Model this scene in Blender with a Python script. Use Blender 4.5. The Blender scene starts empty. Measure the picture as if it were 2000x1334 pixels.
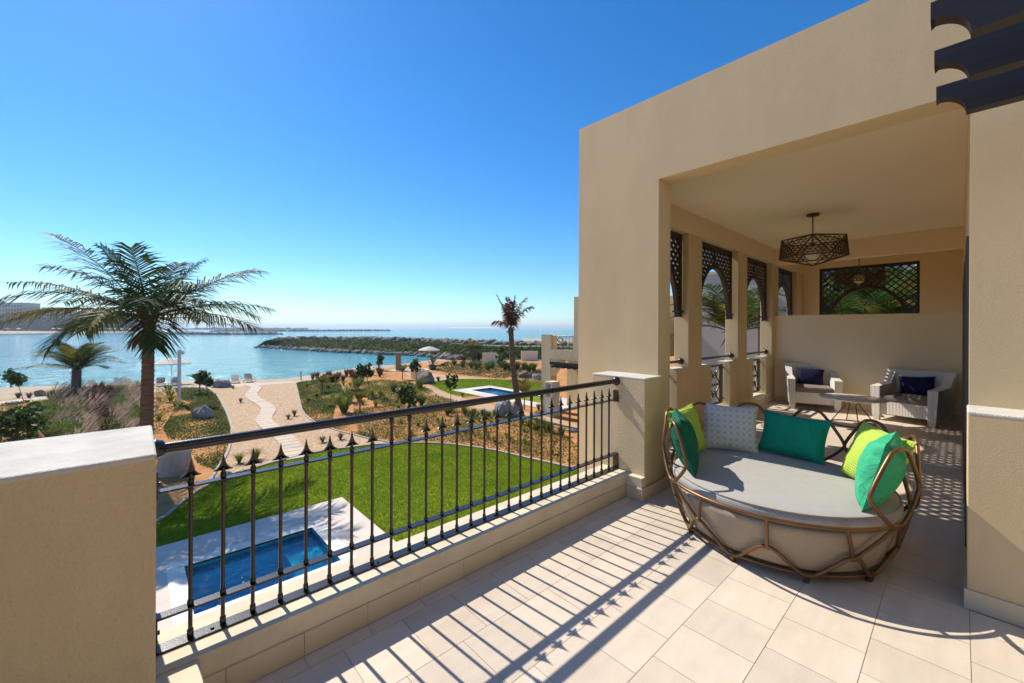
import bpy, bmesh, math, random
import numpy as np
from mathutils import Vector, Matrix
R = math.radians
rng = np.random.default_rng(7)
random.seed(7)
sc = bpy.context.scene
col = sc.collection

# ------------------------------------------------------------------ camera
F, TH, CX, CY, ROLL, EYE = 802.0, R(47.5), 1000.0, 640.4, R(0.24), 1.6
FW = np.array([math.cos(TH), math.sin(TH), 0.0]); RT = np.array([math.sin(TH), -math.cos(TH), 0.0])
UP = np.array([0, 0, 1.0]); EYEP = np.array([0, 0, EYE])
cam = bpy.data.cameras.new('camera'); camo = bpy.data.objects.new('camera', cam); col.objects.link(camo)
cam.sensor_width = 36.0; cam.lens = F / 2000 * 36; cam.shift_y = -(667 - CY) / 2000
cam.clip_start = 0.05; cam.clip_end = 60000
u_ = RT * math.cos(ROLL) - UP * math.sin(-ROLL); v_ = np.cross(-FW, u_) ; v_ = np.cross(u_, FW)
rt_c = RT * math.cos(ROLL) + UP * math.sin(ROLL); up_c = np.cross(rt_c, FW)
camo.matrix_world = Matrix([[rt_c[i], up_c[i], -FW[i], EYEP[i]] for i in range(3)] + [[0, 0, 0, 1]])
sc.camera = camo

# ------------------------------------------------------------------ light
SUN_EL, SUN_AZ = R(45), R(95)          # azimuth measured from +X towards +Y
sd = Vector((math.cos(SUN_EL) * math.cos(SUN_AZ), math.cos(SUN_EL) * math.sin(SUN_AZ), math.sin(SUN_EL)))
sun = bpy.data.lights.new('sun', 'SUN'); sun.energy = 4.0; sun.angle = R(0.5); sun.color = (1.0, 0.92, 0.79)
suno = bpy.data.objects.new('sun', sun); col.objects.link(suno); suno.location = (0, 20, 40)
suno.rotation_euler = sd.to_track_quat('Z', 'Y').to_euler()
w = bpy.data.worlds.new('World'); sc.world = w; w.use_nodes = True
nt = w.node_tree; bg = nt.nodes['Background']; sky = nt.nodes.new('ShaderNodeTexSky')
sky.sky_type = 'NISHITA'; sky.sun_disc = False; sky.sun_elevation = SUN_EL
sky.sun_rotation = math.pi / 2 - SUN_AZ
sky.air_density = 1.0; sky.dust_density = 0.12; sky.ozone_density = 1.8; sky.altitude = 0
bal = nt.nodes.new('ShaderNodeMix'); bal.data_type = 'RGBA'; bal.blend_type = 'MULTIPLY'; bal.inputs[0].default_value = 1.0; bal.inputs[7].default_value = (0.72, 0.93, 1.15, 1)   # white balance of the photograph
hsv = nt.nodes.new('ShaderNodeHueSaturation'); hsv.inputs['Saturation'].default_value = 1.2
nt.links.new(sky.outputs[0], bal.inputs[6]); nt.links.new(bal.outputs[2], hsv.inputs['Color']); nt.links.new(hsv.outputs[0], bg.inputs[0]); bg.inputs[1].default_value = 0.093
vs = sc.view_settings; vs.view_transform = 'Standard'; vs.look = 'None'; vs.gamma = 1; vs.use_curve_mapping = False
vs.exposure = 0.63
try:
    sc.cycles.max_bounces = 12; sc.cycles.diffuse_bounces = 8; sc.cycles.transparent_max_bounces = 12
    sc.cycles.caustics_reflective = False; sc.cycles.caustics_refractive = False
    sc.cycles.sample_clamp_indirect = 6
except Exception: pass

# ------------------------------------------------------------------ pixel -> place (distance comes from the plane touched)
def ray(px, py):
    dx, dy = px - CX, py - CY; c, s = math.cos(ROLL), math.sin(ROLL)
    return FW + RT * ((dx * c + dy * s) / F) - UP * ((-dx * s + dy * c) / F)
def onz(px, py, z=0.0): r = ray(px, py); return EYEP + r * ((z - EYE) / r[2])
def onx(px, py, x): r = ray(px, py); return EYEP + r * (x / r[0])
def ony(px, py, y): r = ray(px, py); return EYEP + r * (y / r[1])
def atd(px, py, d): return EYEP + ray(px, py) * d
GZ, SEA = -3.7, -4.6
def G(px, py): return onz(px, py, GZ)
def depth(p): return float((np.array(p) - EYEP) @ FW)
def mpp(p): return depth(p) / F           # metres per photo pixel at p

# ------------------------------------------------------------------ materials
MATS = {}
def M(name, c1, c2=None, rough=0.7, scale=6.0, bump=0.0, bscale=60.0, metal=0.0, detail=4.0, spec=0.5, trans=0.0,
      mix=None, rnd=0.0, wear=None, stretch=None, sheen=0.0):
    """noise-mixed colour + noise bump, all in world position space"""
    if name in MATS: return MATS[name]
    m = bpy.data.materials.new(name); m.use_nodes = True; t = m.node_tree; N = t.nodes; L = t.links
    b = N['Principled BSDF']; out = N['Material Output']
    b.inputs['Roughness'].default_value = rough; b.inputs['Metallic'].default_value = metal
    b.inputs['Specular IOR Level'].default_value = spec
    geo = N.new('ShaderNodeNewGeometry'); pos = geo.outputs['Position']
    if stretch:
        mp = N.new('ShaderNodeMapping'); mp.inputs['Scale'].default_value = stretch; L.new(pos, mp.inputs['Vector']); pos = mp.outputs[0]
    c2 = c2 or tuple(x * 0.85 for x in c1)
    nz = N.new('ShaderNodeTexNoise'); nz.inputs['Scale'].default_value = scale; nz.inputs['Detail'].default_value = detail
    L.new(pos, nz.inputs['Vector'])
    rp = N.new('ShaderNodeValToRGB'); rp.color_ramp.elements[0].position = 0.35; rp.color_ramp.elements[1].position = 0.65
    rp.color_ramp.elements[0].color = (*c1, 1); rp.color_ramp.elements[1].color = (*c2, 1)
    L.new(nz.outputs['Fac'], rp.inputs['Fac']); colr = rp.outputs['Color']
    if wear:
        n3 = N.new('ShaderNodeTexNoise'); n3.inputs['Scale'].default_value = wear[0]; n3.inputs['Detail'].default_value = 7; n3.inputs['Roughness'].default_value = 0.65; m3 = N.new('ShaderNodeMapping'); m3.inputs['Scale'].default_value = wear[2]; L.new(geo.outputs['Position'], m3.inputs[0]); L.new(m3.outputs[0], n3.inputs['Vector'])
        r3 = N.new('ShaderNodeMapRange'); r3.inputs[1].default_value = 0.42; r3.inputs[2].default_value = 0.72; r3.inputs[3].default_value = 1.0; r3.inputs[4].default_value = 1.0-wear[1]; L.new(n3.outputs['Fac'], r3.inputs[0])
        h3 = N.new('ShaderNodeHueSaturation'); L.new(r3.outputs[0], h3.inputs['Value']); L.new(colr, h3.inputs['Color']); colr = h3.outputs[0]
    if rnd:
        oi = N.new('ShaderNodeObjectInfo'); hs = N.new('ShaderNodeHueSaturation')
        mr = N.new('ShaderNodeMapRange'); mr.inputs['To Min'].default_value = 1 - rnd; mr.inputs['To Max'].default_value = 1 + rnd
        L.new(oi.outputs['Random'], mr.inputs['Value']); L.new(mr.outputs[0], hs.inputs['Value']); L.new(colr, hs.inputs['Color']); colr = hs.outputs[0]
    L.new(colr, b.inputs['Base Color'])
    if bump:
        n2 = N.new('ShaderNodeTexNoise'); n2.inputs['Scale'].default_value = bscale; n2.inputs['Detail'].default_value = 3
        L.new(geo.outputs['Position'], n2.inputs['Vector'])
        bp = N.new('ShaderNodeBump'); bp.inputs['Strength'].default_value = bump; bp.inputs['Distance'].default_value = 0.01
        L.new(n2.outputs['Fac'], bp.inputs['Height']); L.new(bp.outputs[0], b.inputs['Normal'])
    if trans:
        tr = N.new('ShaderNodeBsdfTranslucent'); mx = N.new('ShaderNodeMixShader'); mx.inputs[0].default_value = trans
        L.new(colr, tr.inputs['Color']); L.new(b.outputs[0], mx.inputs[1]); L.new(tr.outputs[0], mx.inputs[2]); L.new(mx.outputs[0], out.inputs['Surface'])
    MATS[name] = m; return m
def leafmat(name, c1, c2, scale=3.0, trans=0.35, rough=0.6, rnd=0.12): return M(name, c1, c2, rough=max(rough, 0.55), scale=scale, trans=trans, rnd=rnd, spec=0.07)

STUCCO = M('cream_stucco', (0.74, 0.59, 0.36), (0.69, 0.545, 0.33), rough=0.9, scale=0.8, bump=0.9, bscale=95, spec=0.2, wear=(1.6, 0.16, (1, 1, 0.35)))
FACADE = M('cream_fine_render', (0.73, 0.565, 0.335), (0.68, 0.52, 0.30), rough=0.9, scale=0.7, bump=0.45, bscale=260, spec=0.2, detail=6, wear=(1.3, 0.12, (1, 1, 0.4)))
SUNTOP = M('sunlit_top_stucco', (0.66, 0.625, 0.56), (0.60, 0.57, 0.505), rough=0.9, scale=3, bump=0.6, bscale=120, spec=0.2, wear=(5, 0.2, (1, 1, 1)))  # same stucco as the walls, sunlight on their tops put into the colour
PLASTER = M('cream_plaster', (0.83, 0.69, 0.47), (0.79, 0.65, 0.435), rough=0.85, scale=0.6, bump=0.15, bscale=60, spec=0.2)
CEIL = M('ceiling_paint', (0.88, 0.77, 0.59), (0.85, 0.74, 0.56), rough=0.9, scale=0.5)
CURB = M('cream_stone', (0.72, 0.63, 0.47), (0.67, 0.58, 0.43), rough=0.7, scale=4, bump=0.2, bscale=90, spec=0.3, wear=(4, 0.15, (1, 1, 1)))
TILE = M('travertine_tile', (0.68, 0.585, 0.475), (0.62, 0.53, 0.425), rough=0.5, scale=2.2, bump=0.12, bscale=70, detail=8, rnd=0.075, stretch=(1, 5, 1), spec=0.4, wear=(3.0, 0.10, (1, 1, 1)))
GROUT = M('tan_grout', (0.50, 0.385, 0.265), rough=0.9, scale=10)
SKIRT = M('travertine_skirting', (0.68, 0.56, 0.39), (0.62, 0.51, 0.35), rough=0.55, scale=3, bump=0.1, bscale=60, rnd=0.05)
IRON = M('bronze_black_iron', (0.013, 0.010, 0.010), (0.019, 0.014, 0.012), rough=0.27, scale=20, bump=0.08, bscale=200, spec=0.7)
BRONZE = M('bronze_tube', (0.20, 0.105, 0.045), (0.16, 0.082, 0.034), rough=0.36, scale=8, metal=0.55)
SCREEN = M('dark_brown_screen', (0.035, 0.018, 0.013), (0.027, 0.014, 0.010), rough=0.5, scale=8)
WOOD = M('dark_timber', (0.012, 0.010, 0.012), (0.020, 0.015, 0.015), rough=0.5, scale=4, stretch=(1, 0.1, 8), bump=0.05, bscale=90)
WICKER = None

# ------------------------------------------------------------------ mesh helpers
class MB:
    def __init__(s): s.v = []; s.f = []; s.sm = []
    def add(s, vs_, fs, smooth=False):
        o = len(s.v); s.v.extend([tuple(map(float, p)) for p in vs_])
        for f in fs: s.f.append(tuple(i + o for i in f)); s.sm.append(smooth)
        return s
    def box(s, lo, hi, bev=0.0):
        (x0, y0, z0), (x1, y1, z1) = lo, hi
        if bev <= 0:
            return s.add([(x0,y0,z0),(x1,y0,z0),(x1,y1,z0),(x0,y1,z0),(x0,y0,z1),(x1,y0,z1),(x1,y1,z1),(x0,y1,z1)],
                  [(0,3,2,1),(4,5,6,7),(0,1,5,4),(1,2,6,5),(2,3,7,6),(3,0,4,7)])
        bm = bmesh.new(); bmesh.ops.create_cube(bm, size=1)
        for q in bm.verts: q.co = Vector(((x0+x1)/2 + q.co.x*(x1-x0), (y0+y1)/2 + q.co.y*(y1-y0), (z0+z1)/2 + q.co.z*(z1-z0)))
        bmesh.ops.bevel(bm, geom=list(bm.edges), offset=bev, segments=2, affect='EDGES', profile=0.5)
        bm.verts.index_update(); s.add([q.co for q in bm.verts], [[q.index for q in f.verts] for f in bm.faces]); bm.free(); return s
    def tube(s, pts, r, n=8, closed=False, caps=True):
        P = [Vector(p) for p in pts]; m = len(P); rr = r if hasattr(r, '__len__') else [r] * m
        vs_ = []; prev = None
        for i in range(m):
            if closed: t = (P[(i+1) % m] - P[i-1])
            else: t = P[min(i+1, m-1)] - P[max(i-1, 0)]
            t.normalize()
            if prev is None:
                a = Vector((0,0,1)) if abs(t.z) < 0.9 else Vector((1,0,0)); nrm = t.cross(a).normalized()
            else: nrm = (prev - t * prev.dot(t)).normalized()
            prev = nrm; bn = t.cross(nrm)
            for k in range(n):
                a = 2*math.pi*k/n; vs_.append(P[i] + (nrm*math.cos(a) + bn*math.sin(a)) * rr[i])
        fs = []
        for i in range(m if closed else m-1):
            j = (i+1) % m
            for k in range(n): fs.append((i*n+k, i*n+(k+1)%n, j*n+(k+1)%n, j*n+k))
        s.add(vs_, fs, True)
        if caps and not closed: s.add(vs_[:n], [tuple(reversed(range(n)))]); s.add(vs_[-n:], [tuple(range(n))])
        return s
    def lathe(s, prof, c=(0,0,0), n=20, smooth=True):
        vs_ = []; m = len(prof)
        for (r, z) in prof:
            for k in range(n): a = 2*math.pi*k/n; vs_.append((c[0]+r*math.cos(a), c[1]+r*math.sin(a), c[2]+z))
        fs = [(i*n+k, i*n+(k+1)%n, (i+1)*n+(k+1)%n, (i+1)*n+k) for i in range(m-1) for k in range(n)]
        s.add(vs_, fs, smooth)
        s.add(vs_[:n], [tuple(reversed(range(n)))]); s.add(vs_[-n:], [tuple(range(n))]); return s
    def prism(s, poly, z0, z1):
        n = len(poly); A = sum(poly[i][0]*poly[(i+1)%n][1]-poly[(i+1)%n][0]*poly[i][1] for i in range(n))
        if A < 0: poly = poly[::-1]
        s.add([(p[0],p[1],z0) for p in poly] + [(p[0],p[1],z1) for p in poly],
              [tuple(reversed(range(n))), tuple(range(n, 2*n))] + [(i,(i+1)%n,n+(i+1)%n,n+i) for i in range(n)]); return s
    def xform(s, mat, start=0):
        for i in range(start, len(s.v)): s.v[i] = tuple(mat @ Vector(s.v[i]))
        return s
    def build(s, name, mat, parent=None, **tags):
        me = bpy.data.meshes.new(name); me.from_pydata(s.v, [], s.f)
        me.polygons.foreach_set('use_smooth', s.sm); me.materials.append(mat); me.update()
        return link(name, me, parent, **tags)
def link(name, me, parent=None, label=None, cat=None, group=None, kind=None):
    o = bpy.data.objects.new(name, me); col.objects.link(o)
    if parent is not None: o.parent = parent
    return tag(o, label, cat, group, kind)
def tag(o, label=None, cat=None, group=None, kind=None):
    if label: o['label'] = label
    if cat: o['category'] = cat
    if group: o['group'] = group
    if kind: o['kind'] = kind
    return o
def thing(name, label, cat, loc=(0,0,0), rz=0.0, group=None):
    o = bpy.data.objects.new(name, None); o.empty_display_size = 0.1; col.objects.link(o)
    o.location = tuple(map(float, loc)); o.rotation_euler = (0, 0, rz); return tag(o, label, cat, group)
def copy_tree(o, parent=None):
    c = o.copy(); col.objects.link(c); c.parent = parent
    for ch in o.children: copy_tree(ch, c)
    return c
def npmesh(name, V, Fc, mat, parent=None, smooth=False, **tags):
    """V (n,3), Fc (m,k)"""
    V = np.asarray(V, np.float32); Fc = np.asarray(Fc, np.int32); k = Fc.shape[1]
    me = bpy.data.meshes.new(name); me.vertices.add(len(V)); me.vertices.foreach_set('co', V.ravel())
    me.loops.add(Fc.size); me.loops.foreach_set('vertex_index', Fc.ravel())
    me.polygons.add(len(Fc)); me.polygons.foreach_set('loop_start', np.arange(0, Fc.size, k, dtype=np.int32))
    if smooth: me.polygons.foreach_set('use_smooth', np.ones(len(Fc), bool))
    for q in (mat if isinstance(mat, list) else [mat]): me.materials.append(q)
    me.update(calc_edges=True); return link(name, me, parent, **tags)
def inpoly(X, Y, poly):
    ins = np.zeros(len(X), bool); n = len(poly)
    for i in range(n):
        x0, y0 = poly[i][:2]; x1, y1 = poly[(i+1) % n][:2]
        c = ((y0 > Y) != (y1 > Y)) & (X < (x1-x0) * (Y-y0) / ((y1-y0) or 1e-9) + x0); ins ^= c
    return ins
def scatter(poly, dens, mx=400000):
    P = np.array([p[:2] for p in poly]); lo, hi = P.min(0), P.max(0); n = int(min(mx, dens * np.prod(hi-lo)))
    q = lo + rng.random((n, 2)) * (hi-lo); return q[inpoly(q[:,0], q[:,1], poly)]
def smooth_poly(pts, k=6, closed=True):
    P = [np.array(p, float) for p in pts]; n = len(P); out = []
    for i in range(n if closed else n-1):
        p0, p1, p2, p3 = (P[(i+j) % n] if closed else P[min(max(i+j, 0), n-1)] for j in (-1, 0, 1, 2))
        for t in np.arange(k) / k:
            out.append(0.5*((2*p1) + (p2-p0)*t + (2*p0-5*p1+4*p2-p3)*t*t + (3*p1-p0-3*p2+p3)*t**3))
    if not closed: out.append(P[-1])
    return out
def sheet(name, poly, z, mat, holes=(), parent=None, **tags):
    from mathutils.geometry import tessellate_polygon
    loops = [[Vector((float(p[0]), float(p[1]), 0)) for p in q] for q in [poly, *holes]]; pts = [p for l in loops for p in l]
    fs = []
    for t in tessellate_polygon(loops):
        a, b, c = (pts[i] for i in t); fs.append(t if (b-a).cross(c-a).z > 0 else t[::-1])
    return MB().add([(p.x, p.y, z) for p in pts], fs).build(name, mat, parent, **tags)
def ribbon(name, pts, wid, z0, z1, mat, parent=None, **tags):
    """kerb following a polyline"""
    P = [np.array(p[:2], float) for p in pts]; n = len(P); b = MB(); vs_ = []
    for i in range(n):
        t = P[min(i+1,n-1)] - P[max(i-1,0)]; t /= (np.linalg.norm(t) or 1); nr = np.array([-t[1], t[0]]) * wid/2
        a, c = P[i]+nr, P[i]-nr; vs_ += [(*a,z0),(*a,z1),(*c,z1),(*c,z0)]
    fs = [(i*4+k, i*4+(k+1)%4, i*4+4+(k+1)%4, i*4+4+k) for i in range(n-1) for k in range(3)]
    b.add(vs_, fs); return b.build(name, mat, parent, **tags)

# ================================================================== terrace floor with its tiles
fl = MB(); fl.box((-3.5, -1.7, -0.3), (3.86, 2.16, -0.003)); fl.box((3.86, -0.04, -0.3), (13.1, 2.82, -0.003))
floor = fl.build('terrace_floor', GROUT, kind='structure')
tile_cache = {}
def tile(x0, x1, y0, y1):
    g = 0.0017; k = (round(x1-x0, 3), round(y1-y0, 3))
    if k[0] < 0.02 or k[1] < 0.02: return
    if k not in tile_cache:
        tile_cache[k] = MB().box((-k[0]/2+g, -k[1]/2+g, -0.008), (k[0]/2-g, k[1]/2-g, 0)).build('tile', TILE, floor)
        o = tile_cache[k]
    else:
        o = tile_cache[k].copy(); col.objects.link(o); o.parent = floor
    o.location = ((x0+x1)/2, (y0+y1)/2, 0)
def tiles(xa, xb, ya, yb):
    y0 = -0.04 - 0.35*5; r = 0
    while y0 < yb:
        a, b = max(y0, ya), min(y0+0.35, yb)
        if b > a:
            x0 = 0.131 - 0.316*14 + (0.158 if r % 2 == 1 else 0)
            while x0 < xb:
                p, q = max(x0, xa), min(x0+0.316, xb)
                if q > p: tile(p, q, a, b)
                x0 += 0.316
        y0 += 0.35; r += 1
tiles(-0.6, 3.512, -0.39, 2.148); tiles(3.512, 10.6, -0.04, 2.82)

# ================================================================== villa (own house)
GLASS = M('door_glass', (0.03, 0.03, 0.035), rough=0.05, scale=2, spec=0.8)
villa = thing('villa', 'cream stuccoed villa with a deep shaded loggia opening off the tiled terrace', 'villa')
XF, YO, YI, ZC, XB, XW = 3.86, 3.05, 2.82, 3.40, 10.6, 13.1
fw_ = MB()
P_ = [(-3, -0.1), (-3, 3.95), (YO, 3.95), (YO, -3.7), (2.045, -3.7), (2.045, 3.10), (-0.04, 3.10), (-0.04, -0.1)]
tri = [(0,1,6,7), (1,2,5,6), (2,3,4,5)]
n_ = len(P_); fw_.add([(XF, y, z) for y, z in P_] + [(XF+0.25, y, z) for y, z in P_],
    [tuple(t[::-1]) for t in tri] + [tuple(i+n_ for i in t) for t in tri] + [(i, (i+1) % n_, n_+(i+1) % n_, n_+i) for i in range(n_)])
fw_.build('front_wall', FACADE, villa)
# low stub walls with ledges each side of the opening
def stub(name, lo, hi, parent, mat=None):
    MB().box(lo, (hi[0], hi[1], hi[2]-0.014), bev=0.006).build(name, mat or STUCCO, parent)
    MB().box((lo[0]-0.001, lo[1]-0.001, hi[2]-0.022), (hi[0], hi[1]+0.001, hi[2]), bev=0.008).build('wall_top', SUNTOP, parent)  # added thin slab, coloured as the stucco top whitened by sun
stub('stub_wall', (3.53, 2.0, -3.7), (XF-0.001, 2.607, 1.13), villa)
stub('stub_wall', (3.53, -3.0, 0.0), (XF-0.001, -0.03, 1.13), villa, FACADE)
MB().box((3.46, 1.99, 0), (3.529, 2.30, 0.205)).build('plinth', CURB, villa)
# roof / ceiling slab and arcade
MB().box((XF+0.251, -0.3, ZC), (XW+0.25, YO-0.002, 3.93)).build('ceiling', CEIL, villa)
COLX = [(4.112, 4.69), (6.27, 6.75), (8.35, 8.83), (10.4, 10.88), (12.45, XW)]
for a, b in COLX: MB().box((a, YI, -3.7), (b, YO, 3.07), bev=0.008).build('arcade_column', STUCCO, villa)
MB().box((4.112, YI-0.001, 3.071), (XW, YO-0.001, ZC-0.001)).build('arcade_beam', PLASTER, villa)
for i in range(4):
    a, b = COLX[i][1], COLX[i+1][0]; m = (a+b)/2
    if i < 3:
        for p, q in ((a, m-0.41), (m+0.41, b)):
            MB().box((p+0.001, YI+0.003, 0.2), (q-0.001, YO-0.003, 0.988)).build('sill_stub', STUCCO, villa)
            MB().box((p+0.001, YI+0.003, 0.988), (q-0.001, YO-0.003, 1.0)).build('sill_top', SUNTOP, villa)
    MB().box((a+0.001, YI+0.002, -3.7), (b-0.001, YO-0.002, 0.199)).build('sill_curb', CURB, villa)
MB().box((XB, -0.039, 0), (XB+0.2, YI-0.001, 1.9)).build('low_wall', PLASTER, villa)
MB().box((XB, -0.039, 3.04), (XB+0.25, YI-0.002, ZC-0.001)).build('cross_beam', PLASTER, villa)
MB().box((XF+0.251, -0.30, -0.1), (XW, -0.04, ZC-0.001)).build('house_wall', PLASTER, villa)
# end wall with the arched window opening
ew = MB(); wy0, wy1, wz0, wz1 = 0.62, 2.48, 1.0, 3.17
for lo, hi in (((XW, -0.3, -0.1), (XW+0.25, wy0, ZC-0.001)), ((XW, wy1, -0.1), (XW+0.25, YO-0.003, ZC-0.001)),
               ((XW, wy0, wz1), (XW+0.25, wy1, ZC-0.001)), ((XW, wy0, -0.1), (XW+0.25, wy1, wz0))): ew.box(lo, hi)
ew.build('end_wall', PLASTER, villa)
# house wall behind the viewer and the storey below
MB().box((-6, -2.0, -0.1), (3.52, -1.7, 3.95)).build('rear_wall', STUCCO, villa); MB().box((-4.5, -1.7, 0.02), (3.0, -1.66, 2.5)).build('unseen_dark_glazing', GLASS, villa)  # dark glazing is unseen, added to cut bounce light onto the parapet
MB().box((-3.5, -1.7, GZ), (3.45, 2.44, -0.301)).build('lower_storey', STUCCO, villa)
# door frames on the house wall
DOOR = M('brown_door_frame', (0.13, 0.085, 0.06), rough=0.5, scale=6)
for a, b, h in ((4.25, 5.75, 2.25), (6.3, 7.8, 2.3), (8.4, 9.9, 2.3)):
    f = MB()
    for lo, hi in (((a, -0.039, 0), (a+0.09, -0.026, h)), ((b-0.09, -0.039, 0), (b, -0.026, h)), ((a+0.09, -0.039, h-0.09), (b-0.09, -0.026, h)), (((a+b)/2-0.03, -0.039, 0), ((a+b)/2+0.03, -0.028, h-0.09))): f.box(lo, hi)
    d = f.build('door', DOOR, villa); MB().box((a+0.09, -0.039, 0), (b-0.09, -0.034, h-0.09)).build('pane', GLASS, d)
# skirting tiles
def skirt_run(parent, p, q, fixed, axis, t, z1=0.112, start=None, pitch=0.316):
    xs = [p]; x = start if start is not None else p + pitch
    while x < q - 0.02:
        if x > p + 0.02: xs.append(x)
        x += pitch
    xs.append(q)
    for a, b in zip(xs[:-1], xs[1:]):
        lo, hi = ((a+0.001, fixed, 0.001), (b-0.001, fixed+t, z1)) if axis == 'x' else ((fixed, a+0.001, 0.001), (fixed+t, b-0.001, z1))
        MB().box(lo, hi, bev=0.0015).build('skirting_tile', SKIRT, parent)
skirt_run(villa, 1.978, 2.147, 3.448, 'y', 0.0119); skirt_run(villa, 3.448, 4.1, 1.978, 'x', 0.0119)
skirt_run(villa, -1.6, -0.018, 3.517, 'y', 0.0129); skirt_run(villa, 3.53, 4.2, -0.0299, 'x', 0.012)
skirt_run(villa, -0.03, YI-0.001, XB-0.0125, 'y', 0.0123); skirt_run(villa, 4.112, XB-0.02, YI-0.0125, 'x', 0.0122)
# wall of the terrace edge: curb with skirting
curb = thing('terrace_curb', 'low cream stone curb carrying the black iron railing', 'curb', (0, 0, 0))
MB().box((0.06, 2.16, GZ), (3.529, 2.46, 0.213), bev=0.004).build('curb_body', CURB, curb)
MB().box((0.06, 1.99, 0), (0.20, 2.158, 0.205), bev=0.003).build('plinth', CURB, curb)
skirt_run(curb, 0.2, 3.447, 2.147, 'x', 0.0129, start=0.293)
# left parapet
par = thing('parapet_wall', 'thick cream parapet wall with pale sunlit flat top at the near end of the railing', 'wall', (-1.7, 2.3, GZ))
o_ = MB().box((-3.5, 2.0, GZ), (0.058, 2.607, 1.116), bev=0.006).xform(Matrix.Translation((1.7, -2.3, -GZ))).build('wall_body', STUCCO, par)
MB().box((-3.501, 1.999, 1.106), (0.059, 2.608, 1.13), bev=0.008).xform(Matrix.Translation((1.7, -2.3, -GZ))).build('wall_top', SUNTOP, par)  # added slab that carries the sunlit tone of the parapet top

# ================================================================== iron railing
rail = thing('railing', 'black iron balustrade with spear finials along the terrace edge', 'railing', (0.06, 2.31, 0.213))
RO = Vector((0.06, 2.31, 0.213)); RX = Matrix.Translation(-RO)
def rb(b, name, parent=rail): return b.xform(RX).build(name, IRON, parent)
YR = 2.31
rb(MB().tube([(0.06, YR, 1.076), (3.53, YR, 1.076)], 0.0235, 16), 'handrail')
for x, s in ((0.06, 1), (3.53, -1)):
    b = MB(); Pp = [(0.0, 0.044), (0.006, 0.046), (0.012, 0.04), (0.028, 0.036), (0.034, 0.028), (0.036, 0.024)]
    b.tube([(x + s*a, YR, 1.076) for a, _ in Pp], [r for _, r in Pp], 20); rb(b, 'rail_flange')
for nm, z0, z1, wy in (('top_bar', 0.890, 0.899, 0.023), ('bottom_bar', 0.352, 0.362, 0.026)):
    rb(MB().box((0.062, YR-wy, z0), (3.526, YR+wy, z1), bev=0.0015), nm)
rb(MB().box((0.062, YR-0.034, 0.214), (3.526, YR+0.034, 0.222), bev=0.0015), 'base_plate')
for x0, x1 in ((0.062, 0.072), (3.516, 3.527)):
    for z0, z1 in ((0.223, 0.365), (0.87, 0.985)):
        b = MB().box((x0, YR-0.03, z0), (x1, YR+0.03, z1), bev=0.002); k = rb(b, 'wall_bracket')
        xs = (x1, x1+0.008) if x0 < 1 else (x0-0.008, x0)
        bb = MB().tube([(xs[0], YR-0.005, (z0+z1)/2), (xs[1], YR-0.005, (z0+z1)/2)], 0.009, 8).xform(RX); bb.build('bolt', IRON, k)
# one baluster with finial at its local origin; four posts reach the handrail
def bal_body(top):
    b = MB(); r = 0.0086
    b.tube([(0,0,0.008), (0,0,top)], r, 10)
    for z0, z1, rr in ((0.009, 0.045, 0.0125), (0.150, 0.174, 0.0125), (0.126, 0.138, 0.0105), (0.688, 0.714, 0.0125), (0.655, 0.676, 0.0105)):
        b.tube([(0,0,z0), (0,0,z0+0.003), (0,0,z1-0.003), (0,0,z1)], [rr*0.85, rr, rr, rr*0.85], 10)
    if top > 0.8: b.tube([(0,0,0.80), (0,0,0.81), (0,0,0.842), (0,0,0.846)], [0.0095, 0.013, 0.013, 0.012], 10)
    return b
def finial():
    b = MB(); t = 0.0045   # spear with two backswept barbs, in the rail plane
    for ax in (0,):
        prof = [(0.0, 0.802), (0.0028, 0.788), (0.0055, 0.773), (0.0095, 0.757), (0.016, 0.743), (0.026, 0.731), (0.0385, 0.7245), (0.036, 0.722), (0.025, 0.7245), (0.0155, 0.731), (0.0085, 0.741), (0.006, 0.728)]
        sec = prof + [(-x, z) for x, z in prof[:0:-1]]
        m = len(sec)
        def p3(x, z, e): return (x, e, z) if ax == 0 else (e, x, z)
        vs_ = [p3(x, z, -t) for x, z in sec] + [p3(x, z, t) for x, z in sec]; h = len(prof)
        fs = []
        for i in range(h-1):
            j0, j1 = (m-i) % m, m-i-1
            if i == 0: fs += [(0, 1, m-1), (m, m+m-1, m+1)]
            else: fs += [(i, i+1, j1, j0), (m+i, m+j0, m+j1, m+i+1)]
        fs += [(i, (i+1) % m, m+(i+1) % m, m+i) for i in range(m)]
        b.add(vs_, fs)
    b.tube([(0,0,0.70), (0,0,0.735)], 0.0085, 8); return b
bf = bal_body(0.715); bpost = bal_body(0.846)
m1 = bf.build('baluster', IRON, rail); m1.location = (0.183-0.06, 0, 0); f1 = finial().build('finial', IRON, m1)
m2 = None
for i in range(1, 28):
    x = 0.183 + 0.1193*i - 0.06
    if i in (8, 9, 18, 19):
        if m2 is None: m2 = bpost.build('post', IRON, rail); o = m2
        else: o = m2.copy(); col.objects.link(o); o.parent = rail
    else: o = copy_tree(m1, rail)
    o.location = (x, 0, 0)
for x in (0.262, 1.05, 1.95, 2.85):
    MB().tube([(x-0.06, -0.006, 0.009), (x-0.06, -0.006, 0.016)], 0.008, 6).build('anchor_bolt', IRON, rail)

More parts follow.
